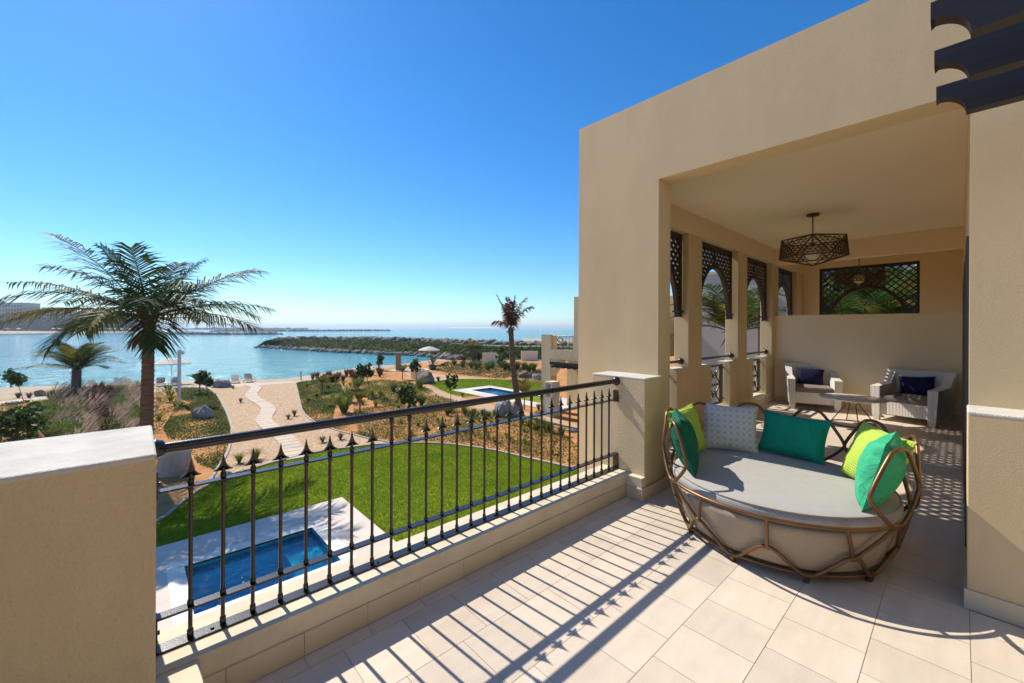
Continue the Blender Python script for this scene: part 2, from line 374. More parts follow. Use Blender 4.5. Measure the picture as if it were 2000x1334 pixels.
# ================================================================== loggia: screens, small rails, grilles
def lattice_screen(name, parent_label, wid, z0, z1, half_w, apex, pitch, barw, thick, leg=True):
    """built in local x-z plane, x in [-wid/2, wid/2]; arch opening half width half_w, from z0 to apex"""
    root = thing(name, parent_label, 'screen')
    H_ = apex - z0; band = 0.075
    def arch_x(z, grow=0.0):
        t = (z - z0) / (H_ + grow)
        return 0.0 if t >= 1 else (half_w + grow) * (1 - max(t, 0)**2.1) ** 0.5
    fr = 0.055; W = wid/2; f = MB(); y = thick/2
    f.box((-W, -y, z1-fr*1.3), (W, y, z1)); 
    for s in (-1, 1): f.box((min(s*W, s*(W-fr)), -y, z0+0.1), (max(s*W, s*(W-fr)), y, z1-fr*1.3-0.001))
    f.box((-0.025, -y*0.9, apex+band*0.5), (0.025, y*0.9, z1-fr*1.3-0.001)); f.build('frame', SCREEN, root)
    # arch band
    a = MB(); zs = list(np.linspace(z0 + (0.1 if leg else 0), apex-0.0005, 34)); ins = []; outs = []
    for z in zs:
        ins.append((arch_x(z), z))
    nrm = []
    for i, (x, z) in enumerate(ins):
        p0, p1 = ins[max(i-1, 0)], ins[min(i+1, len(ins)-1)]; tx, tz = p1[0]-p0[0], p1[1]-p0[1]; l = math.hypot(tx, tz) or 1
        nx, nz = tz/l, -tx/l; outs.append((min(x + nx*band, W), z + nz*band))
    ins.append((0, apex)); outs.append((0, apex+band))
    for s in (-1, 1):
        n = len(ins); vs_ = []
        for (xi, zi), (xo, zo) in zip(ins, outs): vs_ += [(s*xi, -y*1.2, zi), (s*xo, -y*1.2, zo), (s*xo, y*1.2, zo), (s*xi, y*1.2, zi)]
        fs = [(i*4+k, i*4+(k+1) % 4, i*4+4+(k+1) % 4, i*4+4+k) for i in range(n-1) for k in range(4)] + [(0, 3, 2, 1)]
        a.add(vs_, fs if s > 0 else [q[::-1] for q in fs])
    a.build('arch_band', SCREEN, root)
    # diagonal lattice clipped to the spandrels
    lt = MB(); ti = thick*0.28
    def inside(x, z): return abs(x) < W-fr*0.5 and z < z1-fr and z > z0+0.12 and abs(x) > arch_x(z, band*0.6)
    L_ = wid + (z1-z0)
    for s in (1, -1):
        c = -L_
        while c < L_:
            # line x = s*(t) , z = z0 + c + t
            run = None
            for q in np.arange(-W, W+0.001, 0.008):
                x, z = s*q, z0 + (z1-z0)/2 + c + q
                k = inside(x, z)
                if k and run is None: run = (x, z)
                if (not k or q + 0.008 > W) and run is not None:
                    x0, zz0 = run; dx, dz = x-x0, z-zz0; l = math.hypot(dx, dz)
                    if l > 0.03:
                        nx, nz = -dz/l*barw/2, dx/l*barw/2; ya, yb = (-ti, ti*0.2) if s > 0 else (-ti*0.2, ti)
                        vs_ = [(x0+nx, ya, zz0+nz), (x0-nx, ya, zz0-nz), (x-nx, ya, z-nz), (x+nx, ya, z+nz)]
                        vs_ += [(p[0], yb, p[2]) for p in vs_]
                        lt.add(vs_, [(0,1,2,3), (7,6,5,4), (0,4,5,1), (1,5,6,2), (2,6,7,3), (3,7,4,0)])
                    run = None
            c += pitch
    lt.build('lattice', SCREEN, root)
    if leg:
        for s in (-1, 1):
            b = MB(); xc = s*(W - 0.07)
            b.box((xc-0.085, -y*2.2, z0+0.07), (xc+0.068, y*2.2, z0+0.1)); b.box((xc-0.05, -y*1.6, z0+0.02), (xc+0.05, y*1.6, z0+0.07)); b.box((xc-0.065, -y*1.9, z0), (xc+0.06, y*1.9, z0+0.02))
            b.build('bracket', SCREEN, root)
    return root
LBL = ['dark brown pierced arch screen in the arcade bay next to the front pier', 'dark brown pierced arch screen in the second arcade bay from the front pier',
       'dark brown pierced arch screen in the third arcade bay, beside the armchairs', 'dark brown pierced arch screen behind the low wall, in the last arcade bay']
proto = None
for i in range(4):
    a, b = COLX[i][1], COLX[i+1][0]
    if proto is None: s_ = proto = lattice_screen('arch_screen', LBL[0], 1.57, 1.78, 3.06, 0.63, 2.66, 0.135, 0.052, 0.05)
    else: s_ = copy_tree(proto)
    s_['label'] = LBL[i]; s_['group'] = 'arch screens in the arcade'; s_.location = ((a+b)/2, 2.95, 0)
sw = lattice_screen('window_screen', 'wide black lattice screen with arched opening in the end wall window', wy1-wy0, 1.35, wz1, 0.80, 2.62, 0.15, 0.026, 0.05, leg=False)
sw.location = (XW+0.1, (wy0+wy1)/2, 0); sw.rotation_euler = (0, 0, R(90))
RL = ['short black handrail across the arcade bay next to the front pier', 'short black handrail across the second arcade bay', 'short black handrail across the arcade bay beside the armchairs']
for i in range(3):
    a, b = COLX[i][1], COLX[i+1][0]
    t = thing('arcade_rail', RL[i], 'handrail', (a, 2.94, 1.09))
    MB().tube([(0, 0, 0), (b-a, 0, 0)], 0.022, 12).build('rail_tube', IRON, t)
    for x, s in ((0, 1), (b-a, -1)):
        q = MB(); Pp = [(0, 0.05), (0.01, 0.052), (0.03, 0.046), (0.045, 0.034), (0.05, 0.022)]
        q.tube([(x+s*u, 0, 0) for u, _ in Pp], [r for _, r in Pp], 16).build('rail_flange', IRON, t)
GL = ['iron grille panel in the slot below the front arcade rail', 'iron grille panel in the slot below the second arcade rail', 'iron grille panel in the slot near the armchairs']
gp = None
for i in range(3):
    m = (COLX[i][1] + COLX[i+1][0]) / 2
    if gp is None:
        gp = thing('iron_grille', GL[0], 'grille'); f = MB(); hw = 0.35
        for lo, hi in (((-hw, -0.012, 0.26), (-hw+0.11, 0.012, 0.96)), ((hw-0.11, -0.012, 0.26), (hw, 0.012, 0.96)), ((-hw+0.11, -0.02, 0.93), (hw-0.11, 0.02, 0.96)), ((-hw+0.11, -0.02, 0.26), (hw-0.11, 0.02, 0.29)), ((-hw+0.11, -0.02, 0.595), (hw-0.11, 0.02, 0.625))): f.box(lo, hi)
        f.build('frame', IRON, gp)
        for zc in (0.443, 0.778):
            q = MB()
            for s in (-1, 1): q.tube([(s*0.23, 0, zc+0.15), (s*0.1, 0, zc+0.05), (s*0.08, 0, zc), (s*0.1, 0, zc-0.05), (s*0.23, 0, zc-0.15)], 0.012, 6)
            q.tube([(-0.09, 0, zc), (0.09, 0, zc)], 0.012, 6); q.tube([(0.05*math.cos(k), 0, zc+0.05*math.sin(k)) for k in np.linspace(0, 6.28, 13)[:-1]], 0.009, 6, closed=True)
            q.build('scroll', IRON, gp)
        for z in (0.33, 0.89):
            for s in (-1, 1): MB().tube([(s*hw, 0, z), (s*0.41, 0, z)], 0.014, 8).build('fixing', IRON, gp)
        g = gp
    else: g = copy_tree(gp)
    g['label'] = GL[i]; g['group'] = 'iron grilles in the arcade'; g.location = (m, 2.935, 0)

# ================================================================== pergola beams over the terrace door
BL = ['dark carved timber beam end touching the villa wall, lowest of three', 'dark carved timber beam end between two others', 'dark carved timber beam end farthest out from the villa wall']
for k, X in enumerate((3.30, 2.87, 2.44)):
    zt = onx(1829, 174, 3.30)[2]; ye = onx((1829, 1825, 1817.5)[k], 174, X)[1]; hh = 0.172; he = 0.080
    pr = [(ye, zt), (ye, zt-he)] + [(ye - 0.012 - 0.10*math.sin(a), zt-hh + (hh-he+0.012)*math.cos(a)) for a in np.linspace(0.0, math.pi/2, 10)] + [ (-1.72, zt-hh), (-1.72, zt)]
    b = MB(); n = len(pr); X0, X1 = X-0.03, X+0.045
    tr = [(0, i, i+1) for i in range(1, n-2)]
    core = [(0, 1, 2)] 
    bm = bmesh.new(); vv = [bm.verts.new((X0, y, z)) for y, z in pr]; fc = bm.faces.new(vv); r_ = bmesh.ops.extrude_face_region(bm, geom=[fc])
    for q in r_['geom']:
        if isinstance(q, bmesh.types.BMVert): q.co.x = X1
    bmesh.ops.triangulate(bm, faces=list(bm.faces)); bmesh.ops.recalc_face_normals(bm, faces=list(bm.faces)); bm.verts.index_update()
    b.add([q.co for q in bm.verts], [[q.index for q in f.verts] for f in bm.faces]); bm.free()
    b.build('pergola_beam', WOOD, None, label=BL[k], cat='beam', group='pergola beams')

#PART3
# ================================================================== woven / printed materials
def nodes(name, rough=0.8):
    m = bpy.data.materials.new(name); m.use_nodes = True; t = m.node_tree; b = t.nodes['Principled BSDF']; b.inputs['Roughness'].default_value = rough
    b.inputs['Specular IOR Level'].default_value = 0.25
    return m, t.nodes, t.links, b
def math_(N, L, op, a, b=None, clamp=False):
    n = N.new('ShaderNodeMath'); n.operation = op; n.use_clamp = clamp
    for i, q in enumerate((a, b)):
        if q is None: continue
        if isinstance(q, (int, float)): n.inputs[i].default_value = q
        else: L.new(q, n.inputs[i])
    return n.outputs[0]
def weave(name, c1, c2, su=220.0, sv=220.0, bump=0.4, rough=0.85, wr=0.0):
    m, N, L, b = nodes(name, rough); tc = N.new('ShaderNodeTexCoord'); sp = N.new('ShaderNodeSeparateXYZ'); L.new(tc.outputs['Object'], sp.inputs[0])
    s1 = math_(N, L, 'SINE', math_(N, L, 'MULTIPLY', sp.outputs[0], su)); s2 = math_(N, L, 'SINE', math_(N, L, 'MULTIPLY', sp.outputs[2], sv)); s3 = math_(N, L, 'SINE', math_(N, L, 'MULTIPLY', sp.outputs[1], su))
    h = math_(N, L, 'ADD', math_(N, L, 'MULTIPLY', s1, s3), s2)
    nz = N.new('ShaderNodeTexNoise'); nz.inputs['Scale'].default_value = 14; nz.inputs['Detail'].default_value = 6; L.new(tc.outputs['Object'], nz.inputs['Vector'])
    rp = N.new('ShaderNodeValToRGB'); rp.color_ramp.elements[0].color = (*c1, 1); rp.color_ramp.elements[1].color = (*c2, 1); rp.color_ramp.elements[0].position = 0.3; rp.color_ramp.elements[1].position = 0.7
    L.new(nz.outputs['Fac'], rp.inputs[0]); L.new(rp.outputs[0], b.inputs['Base Color'])
    bp = N.new('ShaderNodeBump'); bp.inputs['Strength'].default_value = bump; bp.inputs['Distance'].default_value = 0.002; L.new(h, bp.inputs['Height'])
    if wr:
        n2 = N.new('ShaderNodeTexNoise'); n2.inputs['Scale'].default_value = 9; n2.inputs['Detail'].default_value = 3; n2.inputs['Distortion'].default_value = 1.0; L.new(tc.outputs['Object'], n2.inputs['Vector'])
        b2 = N.new('ShaderNodeBump'); b2.inputs['Strength'].default_value = wr; b2.inputs['Distance'].default_value = 0.03; L.new(n2.outputs['Fac'], b2.inputs['Height']); L.new(b2.outputs[0], bp.inputs['Normal'])
    L.new(bp.outputs[0], b.inputs['Normal']); return m
FAB = weave('grey_beige_upholstery', (0.40, 0.325, 0.245), (0.375, 0.305, 0.23), 500, 600, 0.45, wr=0.08)
SEATF = weave('light_grey_seat_fabric', (0.42, 0.405, 0.38), (0.395, 0.38, 0.355), 500, 500, 0.4, wr=0.07)
P_DARK = weave('emerald_cotton', (0.004, 0.115, 0.062), (0.003, 0.09, 0.05), 900, 900, 0.2, wr=0.85)
P_LIME = weave('lime_knit', (0.45, 0.60, 0.085), (0.40, 0.54, 0.075), 330, 330, 0.6, wr=0.25)
P_TEAL = weave('green_cotton', (0.008, 0.31, 0.18), (0.006, 0.27, 0.155), 900, 900, 0.2, wr=0.85)
P_MINT = weave('mint_cotton', (0.05, 0.44, 0.22), (0.04, 0.38, 0.19), 900, 900, 0.2, wr=0.9)
P_NAVY = weave('navy_cotton', (0.010, 0.014, 0.060), (0.008, 0.011, 0.05), 900, 900, 0.2, wr=0.4)
CUSH = weave('taupe_cushion', (0.22, 0.19, 0.165), (0.19, 0.165, 0.14), 700, 700, 0.25)
def wicker():
    m, N, L, b = nodes('white_wicker', 0.55); tc = N.new('ShaderNodeTexCoord'); sp = N.new('ShaderNodeSeparateXYZ'); L.new(tc.outputs['Object'], sp.inputs[0])
    xy = math_(N, L, 'ADD', sp.outputs[0], sp.outputs[1])
    v = math_(N, L, 'SINE', math_(N, L, 'MULTIPLY', xy, 330.0)); z = math_(N, L, 'SINE', math_(N, L, 'MULTIPLY', sp.outputs[2], 520.0))
    h = math_(N, L, 'ADD', v, math_(N, L, 'MULTIPLY', z, math_(N, L, 'MULTIPLY', v, 0.5)))
    mr = N.new('ShaderNodeMapRange'); mr.inputs[1].default_value = -1.2; mr.inputs[2].default_value = 0.2; L.new(h, mr.inputs[0])
    mx = N.new('ShaderNodeMix'); mx.data_type = 'RGBA'; mx.inputs[6].default_value = (0.62, 0.58, 0.52, 1); mx.inputs[7].default_value = (0.86, 0.84, 0.79, 1)
    L.new(mr.outputs[0], mx.inputs[0]); L.new(mx.outputs[2], b.inputs['Base Color'])
    bp = N.new('ShaderNodeBump'); bp.inputs['Strength'].default_value = 0.7; bp.inputs['Distance'].default_value = 0.004; L.new(h, bp.inputs['Height']); L.new(bp.outputs[0], b.inputs['Normal'])
    return m
WICKER = wicker()
def diamond_print():
    m, N, L, b = nodes('grey_diamond_print', 0.85); tc = N.new('ShaderNodeTexCoord'); sp = N.new('ShaderNodeSeparateXYZ'); L.new(tc.outputs['Object'], sp.inputs[0])
    S = 19.0; x = math_(N, L, 'MULTIPLY', sp.outputs[0], S); z = math_(N, L, 'MULTIPLY', sp.outputs[2], S)
    def tri_(q): return math_(N, L, 'ABSOLUTE', math_(N, L, 'SUBTRACT', math_(N, L, 'FRACT', q), 0.5))
    d = math_(N, L, 'ADD', tri_(x), tri_(z))                      # nested diamonds
    e = math_(N, L, 'ABSOLUTE', math_(N, L, 'SUBTRACT', d, 0.5)); l1 = math_(N, L, 'LESS_THAN', e, 0.055)
    e2 = math_(N, L, 'ABSOLUTE', math_(N, L, 'SUBTRACT', d, 0.27)); l2 = math_(N, L, 'LESS_THAN', e2, 0.045)
    l3 = math_(N, L, 'LESS_THAN', d, 0.08); s = math_(N, L, 'GREATER_THAN', math_(N, L, 'ADD', math_(N, L, 'ADD', l1, l2), l3), 0.5)
    mx = N.new('ShaderNodeMix'); mx.data_type = 'RGBA'; mx.inputs[6].default_value = (0.50, 0.465, 0.45, 1); mx.inputs[7].default_value = (0.78, 0.75, 0.71, 1)
    L.new(s, mx.inputs[0]); L.new(mx.outputs[2], b.inputs['Base Color'])
    n2 = N.new('ShaderNodeTexNoise'); n2.inputs['Scale'].default_value = 9; L.new(tc.outputs['Object'], n2.inputs['Vector'])
    bp = N.new('ShaderNodeBump'); bp.inputs['Strength'].default_value = 0.4; bp.inputs['Distance'].default_value = 0.03; L.new(n2.outputs['Fac'], bp.inputs['Height']); L.new(bp.outputs[0], b.inputs['Normal'])
    return m
P_GREY = diamond_print()

# ================================================================== round daybed
DB = (3.68, 0.98)
db = thing('daybed', 'round grey upholstered daybed in a bronze honeycomb tube frame', 'daybed', (DB[0], DB[1], 0))
def cyl(a, r, z): return Vector((r*math.cos(R(a)), r*math.sin(R(a)), z))
def rad(z): return float(np.interp(z, [0.0, 0.06, 0.20, 0.42, 0.62, 0.87], [0.635, 0.66, 0.715, 0.79, 0.812, 0.795]))
prof = [(0.58, 0.066), (0.625, 0.070), (0.645, 0.09), (0.685, 0.22), (0.716, 0.32), (0.726, 0.362), (0.70, 0.368)]
MB().lathe(prof, n=64).build('upholstered_base', FAB, db)
prof = [(0.69, 0.369), (0.722, 0.378), (0.735, 0.40), (0.736, 0.43), (0.728, 0.455), (0.705, 0.463), (0.5, 0.468), (0.25, 0.472), (0.01, 0.473)]
ct = MB().lathe(prof, n=64).build('seat_cushion', SEATF, db)
MB().tube([cyl(a, 0.726, 0.4585) for a in range(0, 360, 5)], 0.0055, 6, closed=True).build('piping', FAB, ct)
for a in (190, 100, 280):
    MB().tube([cyl(a, 0.630, 0.08), cyl(a, 0.650, 0.11), cyl(a, 0.685, 0.22), cyl(a, 0.714, 0.32), cyl(a, 0.723, 0.36)], 0.003, 5).build('seam', FAB, db)
AF = [136 + 37.4*k for k in range(4)]                         # the four front feet
back_n = 7; span = 360 - (AF[3]-AF[0])
ANG = AF + [AF[3] + span/back_n*k for k in range(1, back_n)]    # ten feet in all
def curve(pts, k=6): return smooth_poly([tuple(p) for p in pts], k, closed=False)
def at(a, z, e=0.0): return cyl(a, rad(z)+e, z)
N10 = len(ANG)
for i in range(N10):
    a = ANG[i]; b = ANG[(i+1) % N10] + (360 if i == N10-1 else 0); m = (a+b)/2
    foot = MB().tube([at(a, 0.0), at(a, 0.004), at(a, 0.045)], [0.016, 0.0185, 0.0165], 10).build('foot', BRONZE, db)
    seg = MB().tube(curve([at(a, 0.052), at(a+3.5, 0.060), at(a*0.72+b*0.28, 0.140), at(m-2.5, 0.203), at(m+2.5, 0.203), at(a*0.28+b*0.72, 0.140), at(b-3.5, 0.060), at(b, 0.052)], 5), 0.0125, 10)
    seg.build('lower_arch', BRONZE, db)
MB().tube([cyl(a, 0.648, 0.056) for a in range(0, 360, 5)], 0.011, 8, closed=True).build('base_ring', BRONZE, db)
# front ring with its three struts
MB().tube([at(x, 0.42) for x in np.linspace(AF[0], AF[3], 40)], 0.0125, 10).build('front_ring', BRONZE, db)
pk = [(AF[k]+AF[k+1])/2 for k in range(3)]
for z0a, z1a in ((pk[0], pk[0]+7), (pk[1], pk[1]), (pk[2], pk[2]-7), (pk[0], AF[0]), (pk[2], AF[3])):
    MB().tube([at(z0a, 0.195), at((z0a+z1a)/2, 0.31), at(z1a, 0.42)], 0.012, 10).build('strut', BRONZE, db)
# honeycomb loops round the sides and back
LP = [ANG[3] + 0.0] + [ANG[3] + span/back_n*k for k in range(1, back_n+1)]
hs = span/back_n/2
for i, a in enumerate(LP):
    pts = [at(a, 0.40), at(a+hs*0.42, 0.455), at(a+hs*0.93, 0.58), at(a+hs*0.95, 0.65), at(a+hs*0.42, 0.835), at(a+hs*0.16, 0.875), at(a-hs*0.16, 0.875), at(a-hs*0.42, 0.835), at(a-hs*0.95, 0.65), at(a-hs*0.93, 0.58), at(a-hs*0.42, 0.455)]
    MB().tube(smooth_poly([tuple(p) for p in pts], 4), 0.0125, 10, closed=True).build('frame_loop', BRONZE, db)
    if i < len(LP)-1:
        MB().tube([at(a+hs, 0.565), at(a+hs, 0.195)] if False else [at(a+2, 0.41), at(a+hs-1, 0.20)], 0.012, 8).build('strut', BRONZE, db)
    if i > 0: MB().tube([at(a-2, 0.41), at(a-hs+1, 0.20)], 0.012, 8).build('strut', BRONZE, db)

# ================================================================== pillows
def pillow(label, w_, h_, t_, mat, pos, face, lean, roll=0.0, group=None, seed=0, n=22):
    """pos = centre of lower edge; face = azimuth (deg) the front looks to; lean back in degrees"""
    V = []; U = np.linspace(-1, 1, n); rr = np.random.default_rng(seed); ph = rr.random(6)*6.28
    for s in (-1, 1):
        for v in U:
            for u in U:
                x = w_/2*u*(1-0.085*(1-v*v)); z = h_/2*v*(1-0.085*(1-u*u))
                e = max(0, (1-u*u)*(1-v*v))**0.42
                wob = 1 + 0.10*math.sin(3.1*u+ph[0])*math.sin(2.7*v+ph[1]) + 0.05*math.sin(8*u+5*v+ph[2])
                pin = 0.012*math.sin(14*math.atan2(v, u)+ph[3])*max(0, (max(abs(u), abs(v))-0.6))/0.4*(1-max(abs(u), abs(v)))*3
                V.append((x, s*(t_/2*e*wob+pin*(e > 0)), z + h_/2 - 0.02*(v < 0)*(1-abs(v))*0))
    Fc = []
    for s in (0, 1):
        o = s*n*n
        for j in range(n-1):
            for i in range(n-1):
                q = (o+j*n+i, o+j*n+i+1, o+(j+1)*n+i+1, o+(j+1)*n+i); Fc.append(q if s == 0 else q[::-1])
    ob = npmesh('pillow', V, Fc, mat, smooth=True, label=label, cat='pillow', group=group)
    # local -y is the front
    f = R(face); my = Matrix.Rotation(f + math.pi/2, 4, 'Z') @ Matrix.Rotation(-R(lean), 4, 'X') @ Matrix.Rotation(R(roll), 4, 'Y')
    ob.matrix_world = Matrix.Translation(Vector(tuple(map(float, pos)))) @ my
    b = MB(); edge = [V[i] for i in range(n)] + [V[j*n+n-1] for j in range(1, n)] + [V[(n-1)*n+i] for i in range(n-2, -1, -1)] + [V[j*n] for j in range(n-2, 0, -1)]
    b.tube([(x, 0, z) for x, _, z in edge], 0.0022, 5, closed=True).build('seam', mat, ob)
    return ob
def onbed(a, r, z=0.466): return (DB[0]+r*math.cos(R(a)), DB[1]+r*math.sin(R(a)), z)
pillow('dark emerald green pillow leaning in the bronze loop of the daybed beside the stub wall', 0.50, 0.45, 0.19, P_DARK, onbed(124, 0.60), 124+180-4, 14, seed=1)
pillow('lime green pillow tucked behind the dark emerald pillow on the daybed', 0.46, 0.44, 0.16, P_LIME, onbed(90, 0.62), 90+180-4, 16, roll=-4, seed=2)
pillow('grey pillow with pale diamond print on the daybed', 0.47, 0.43, 0.16, P_GREY, onbed(50, 0.60), 50+180-22, 17, roll=2, seed=3)
pillow('plain medium green rectangular pillow at the back of the daybed', 0.53, 0.38, 0.16, P_TEAL, onbed(4, 0.585), 4+180-10, 20, roll=2, seed=4)
pillow('lime yellow knitted pillow half behind the mint green pillow', 0.50, 0.44, 0.18, P_LIME, onbed(-68, 0.54), -68+180+18, 20, roll=4, seed=5)
pillow('mint green pillow standing at the edge of the daybed next to the house wall side', 0.48, 0.46, 0.22, P_MINT, onbed(-101, 0.585), -101+180+10, 14, seed=6)

# ================================================================== armchairs, table
def armchair(label, loc, rz):
    t = thing('armchair', label, 'armchair', loc, rz)
    W, D = 0.41, 0.80                                           # local: front at x=0, faces -x
    def slab(name, pts_b, pts_t, z0, z1):
        b = MB(); b.add([(x, y, z0) for x, y in pts_b] + [(x, y, z1) for x, y in pts_t], [(3,2,1,0), (4,5,6,7)] + [(i, (i+1) % 4, 4+(i+1) % 4, 4+i) for i in range(4)])
        return b.build(name, WICKER, t)
    slab('seat_base', [(0.03, -W+.1), (D-.08, -W+.1), (D-.08, W-.1), (0.03, W-.1)], [(0.03, -W+.1), (D-.08, -W+.1), (D-.08, W-.1), (0.03, W-.1)], 0.12, 0.34)
    for s in (-1, 1):
        y0, y1 = (W-.1, W) if s > 0 else (-W, -W+.1)
        o0, o1 = (y0+.001, y1+0.03) if s > 0 else (y0-0.03, y1-.001)
        b = MB(); b.add([(0, y0, .10), (D, y0, .10), (D, y1, .10), (0, y1, .10), (0, o0, .60), (D, o0, .64), (D, o1, .64), (0, o1, .60)], [(3,2,1,0), (4,5,6,7), (0,1,5,4), (1,2,6,5), (2,3,7,6), (3,0,4,7)])
        b.build('arm', WICKER, t)
        for x in (0.0, D-0.1):
            q = MB(); a = (y0 if s < 0 else y0); q.add([(x+.015, y0+.015, 0), (x+.085, y0+.015, 0), (x+.085, y1-.015, 0), (x+.015, y1-.015, 0), (x, y0, .099), (x+.1, y0, .099), (x+.1, y1, .099), (x, y1, .099)], [(3,2,1,0), (4,5,6,7), (0,1,5,4), (1,2,6,5), (2,3,7,6), (3,0,4,7)])
            q.build('leg', WICKER, t)
    b = MB(); b.add([(D-.1, -W-.005, .30), (D+.0, -W-.005, .30), (D+.0, W+.005, .30), (D-.1, W+.005, .30), (D-.03, -W-.05, .86), (D+.08, -W-.05, .86), (D+.08, W+.05, .86), (D-.03, W+.05, .86)], [(3,2,1,0), (4,5,6,7), (0,1,5,4), (1,2,6,5), (2,3,7,6), (3,0,4,7)])
    b.build('backrest', WICKER, t)
    # sloping shoulders from arm to back
    for s in (-1, 1):
        y0, y1 = (W-.085, W+.035) if s > 0 else (-W-.035, -W+.085)
        q = MB(); q.add([(D-.28, y0, .62), (D-.02, y0, .62), (D-.02, y0, .84), (D-.28, y1, .62), (D-.02, y1, .62), (D-.02, y1, .84)], [(0,1,2), (5,4,3), (0,3,4,1), (1,4,5,2), (2,5,3,0)]); q.build('shoulder', WICKER, t)
    MB().box((0.02, -W+.105, .342), (D-.09, W-.105, .45), bev=0.03).build('seat_cushion', CUSH, t)
    return t
c1 = armchair('white wicker armchair beside the arcade column', (9.73, 1.92, 0), R(17)); c1.location = (9.85, 1.93, 0)
c2 = armchair('white wicker armchair beside the house wall with door frames', (9.62, 0.66, 0), R(-13))
def chair_pt(c, x, y, z): return Matrix.Rotation(c.rotation_euler.z, 4, 'Z') @ Vector((x, y, z)) + Vector(c.location)
pillow('navy blue pillow on the armchair beside the arcade column', 0.46, 0.34, 0.14, P_NAVY, chair_pt(c1, 0.56, 0.02, 0.445), 180+17, 18, roll=3, seed=7)
pillow('navy blue pillow on the armchair beside the house wall', 0.48, 0.34, 0.14, P_NAVY, chair_pt(c2, 0.56, -0.02, 0.445), 180-13, 18, roll=-5, seed=8)
STONE = M('white_table_top', (0.72, 0.69, 0.66), (0.66, 0.63, 0.60), rough=0.25, scale=5)
tb = thing('coffee_table', 'round white topped coffee table on thin bronze legs', 'table', (8.9, 1.22, 0))
MB().lathe([(0.40, 0.425), (0.455, 0.437), (0.46, 0.445), (0.455, 0.452), (0.01, 0.452)], n=40).build('table_top', STONE, tb)
MB().tube([(0.31*math.cos(a), 0.31*math.sin(a), 0.009) for a in np.linspace(0, 6.2832, 37)[:-1]], 0.009, 8, closed=True).build('base_ring', BRONZE, tb)
MB().tube([(0.17*math.cos(a), 0.17*math.sin(a), 0.414) for a in np.linspace(0, 6.2832, 25)[:-1]], 0.008, 8, closed=True).build('upper_ring', BRONZE, tb)
for k in range(4):
    a = k*math.pi/2 + 0.4; MB().tube([(0.31*math.cos(a), 0.31*math.sin(a), 0.01), (0.10*math.cos(a+.15), 0.10*math.sin(a+.15), 0.33), (0.17*math.cos(a+.3), 0.17*math.sin(a+.3), 0.414)], 0.008, 8).build('leg', BRONZE, tb)

# ================================================================== pendant lamps
LAMP = M('lamp_bronze', (0.09, 0.045, 0.022), (0.07, 0.035, 0.018), rough=0.45, scale=9, metal=0.4)
GLOBE = M('opal_glass', (0.80, 0.74, 0.62), rough=0.15, scale=3)
def pendant(label, loc, drop):
    """loc = point on the ceiling"""
    t = thing('pendant_lamp', label, 'lamp', loc, group='bronze pendant lamps')
    MB().lathe([(0.045, -0.002), (0.085, -0.006), (0.085, -0.03), (0.02, -0.034)], n=20).build('ceiling_rose', LAMP, t)
    MB().tube([(0, 0, -0.03), (0, 0, -drop)], 0.009, 8).build('rod', LAMP, t)
    top = Vector((0, 0, -drop)); bot = Vector((0, 0, -drop-0.50)); n = 6
    A = [Vector((0.46*math.cos(2*math.pi*k/n+.2), 0.46*math.sin(2*math.pi*k/n+.2), -drop-0.10)) for k in range(n)]
    B = [Vector((0.44*math.cos(2*math.pi*(k+.5)/n+.2), 0.44*math.sin(2*math.pi*(k+.5)/n+.2), -drop-0.37)) for k in range(n)]
    e = MB()
    for k in range(n):
        for p, q in ((top, A[k]), (A[k], A[(k+1) % n]), (A[k], B[k]), (B[k], A[(k+1) % n]), (B[k], B[(k+1) % n]), (B[k], bot)): e.tube([p, q], 0.0075, 6)
    e.build('cage', LAMP, t)
    for k in range(n):
        for tri3 in ((A[k], A[(k+1) % n], B[k]), (B[k], B[(k+1) % n], A[(k+1) % n])):
            l = MB(); m = 7; a, b, c = tri3
            def P3(i, j): return a + (b-a)*(i/m) + (c-a)*(j/m)
            for i in range(1, m):
                for p, q in ((P3(i, 0), P3(i, m-i)), (P3(0, i), P3(m-i, i)), (P3(i, 0), P3(0, i))): l.tube([p, q], 0.0038, 4, caps=False)
            # inner zig-zag rows
            for i in range(m):
                for j in range(m-i):
                    g0 = (P3(i, j)+P3(i+1, j)+P3(i, j+1))/3
                    for q in (P3(i, j), P3(i+1, j), P3(i, j+1)): l.tube([g0, q], 0.003, 3, caps=False)
            l.build('pierced_panel', LAMP, t)
    MB().lathe([(0.02, 0.10), (0.03, 0.07), (0.03, 0.02)], c=(0, 0, -drop-0.24), n=12).build('lamp_holder', LAMP, t)
    g = [(0.105*math.sin(a), -0.105*math.cos(a)) for a in np.linspace(0.05, math.pi-0.05, 14)]
    MB().lathe(g, c=(0, 0, -drop-0.30), n=20).build('globe', GLOBE, t)
    MB().tube([(0, 0, -drop), (0, 0, -drop-0.16)], 0.006, 6).build('inner_rod', LAMP, t)
    return t
pendant('geometric bronze pendant lamp hanging in front of the cross beam', (7.8, 1.56, ZC), 0.31)
pendant('geometric bronze pendant lamp hanging before the lattice window', (12.07, 1.55, ZC), 0.36)

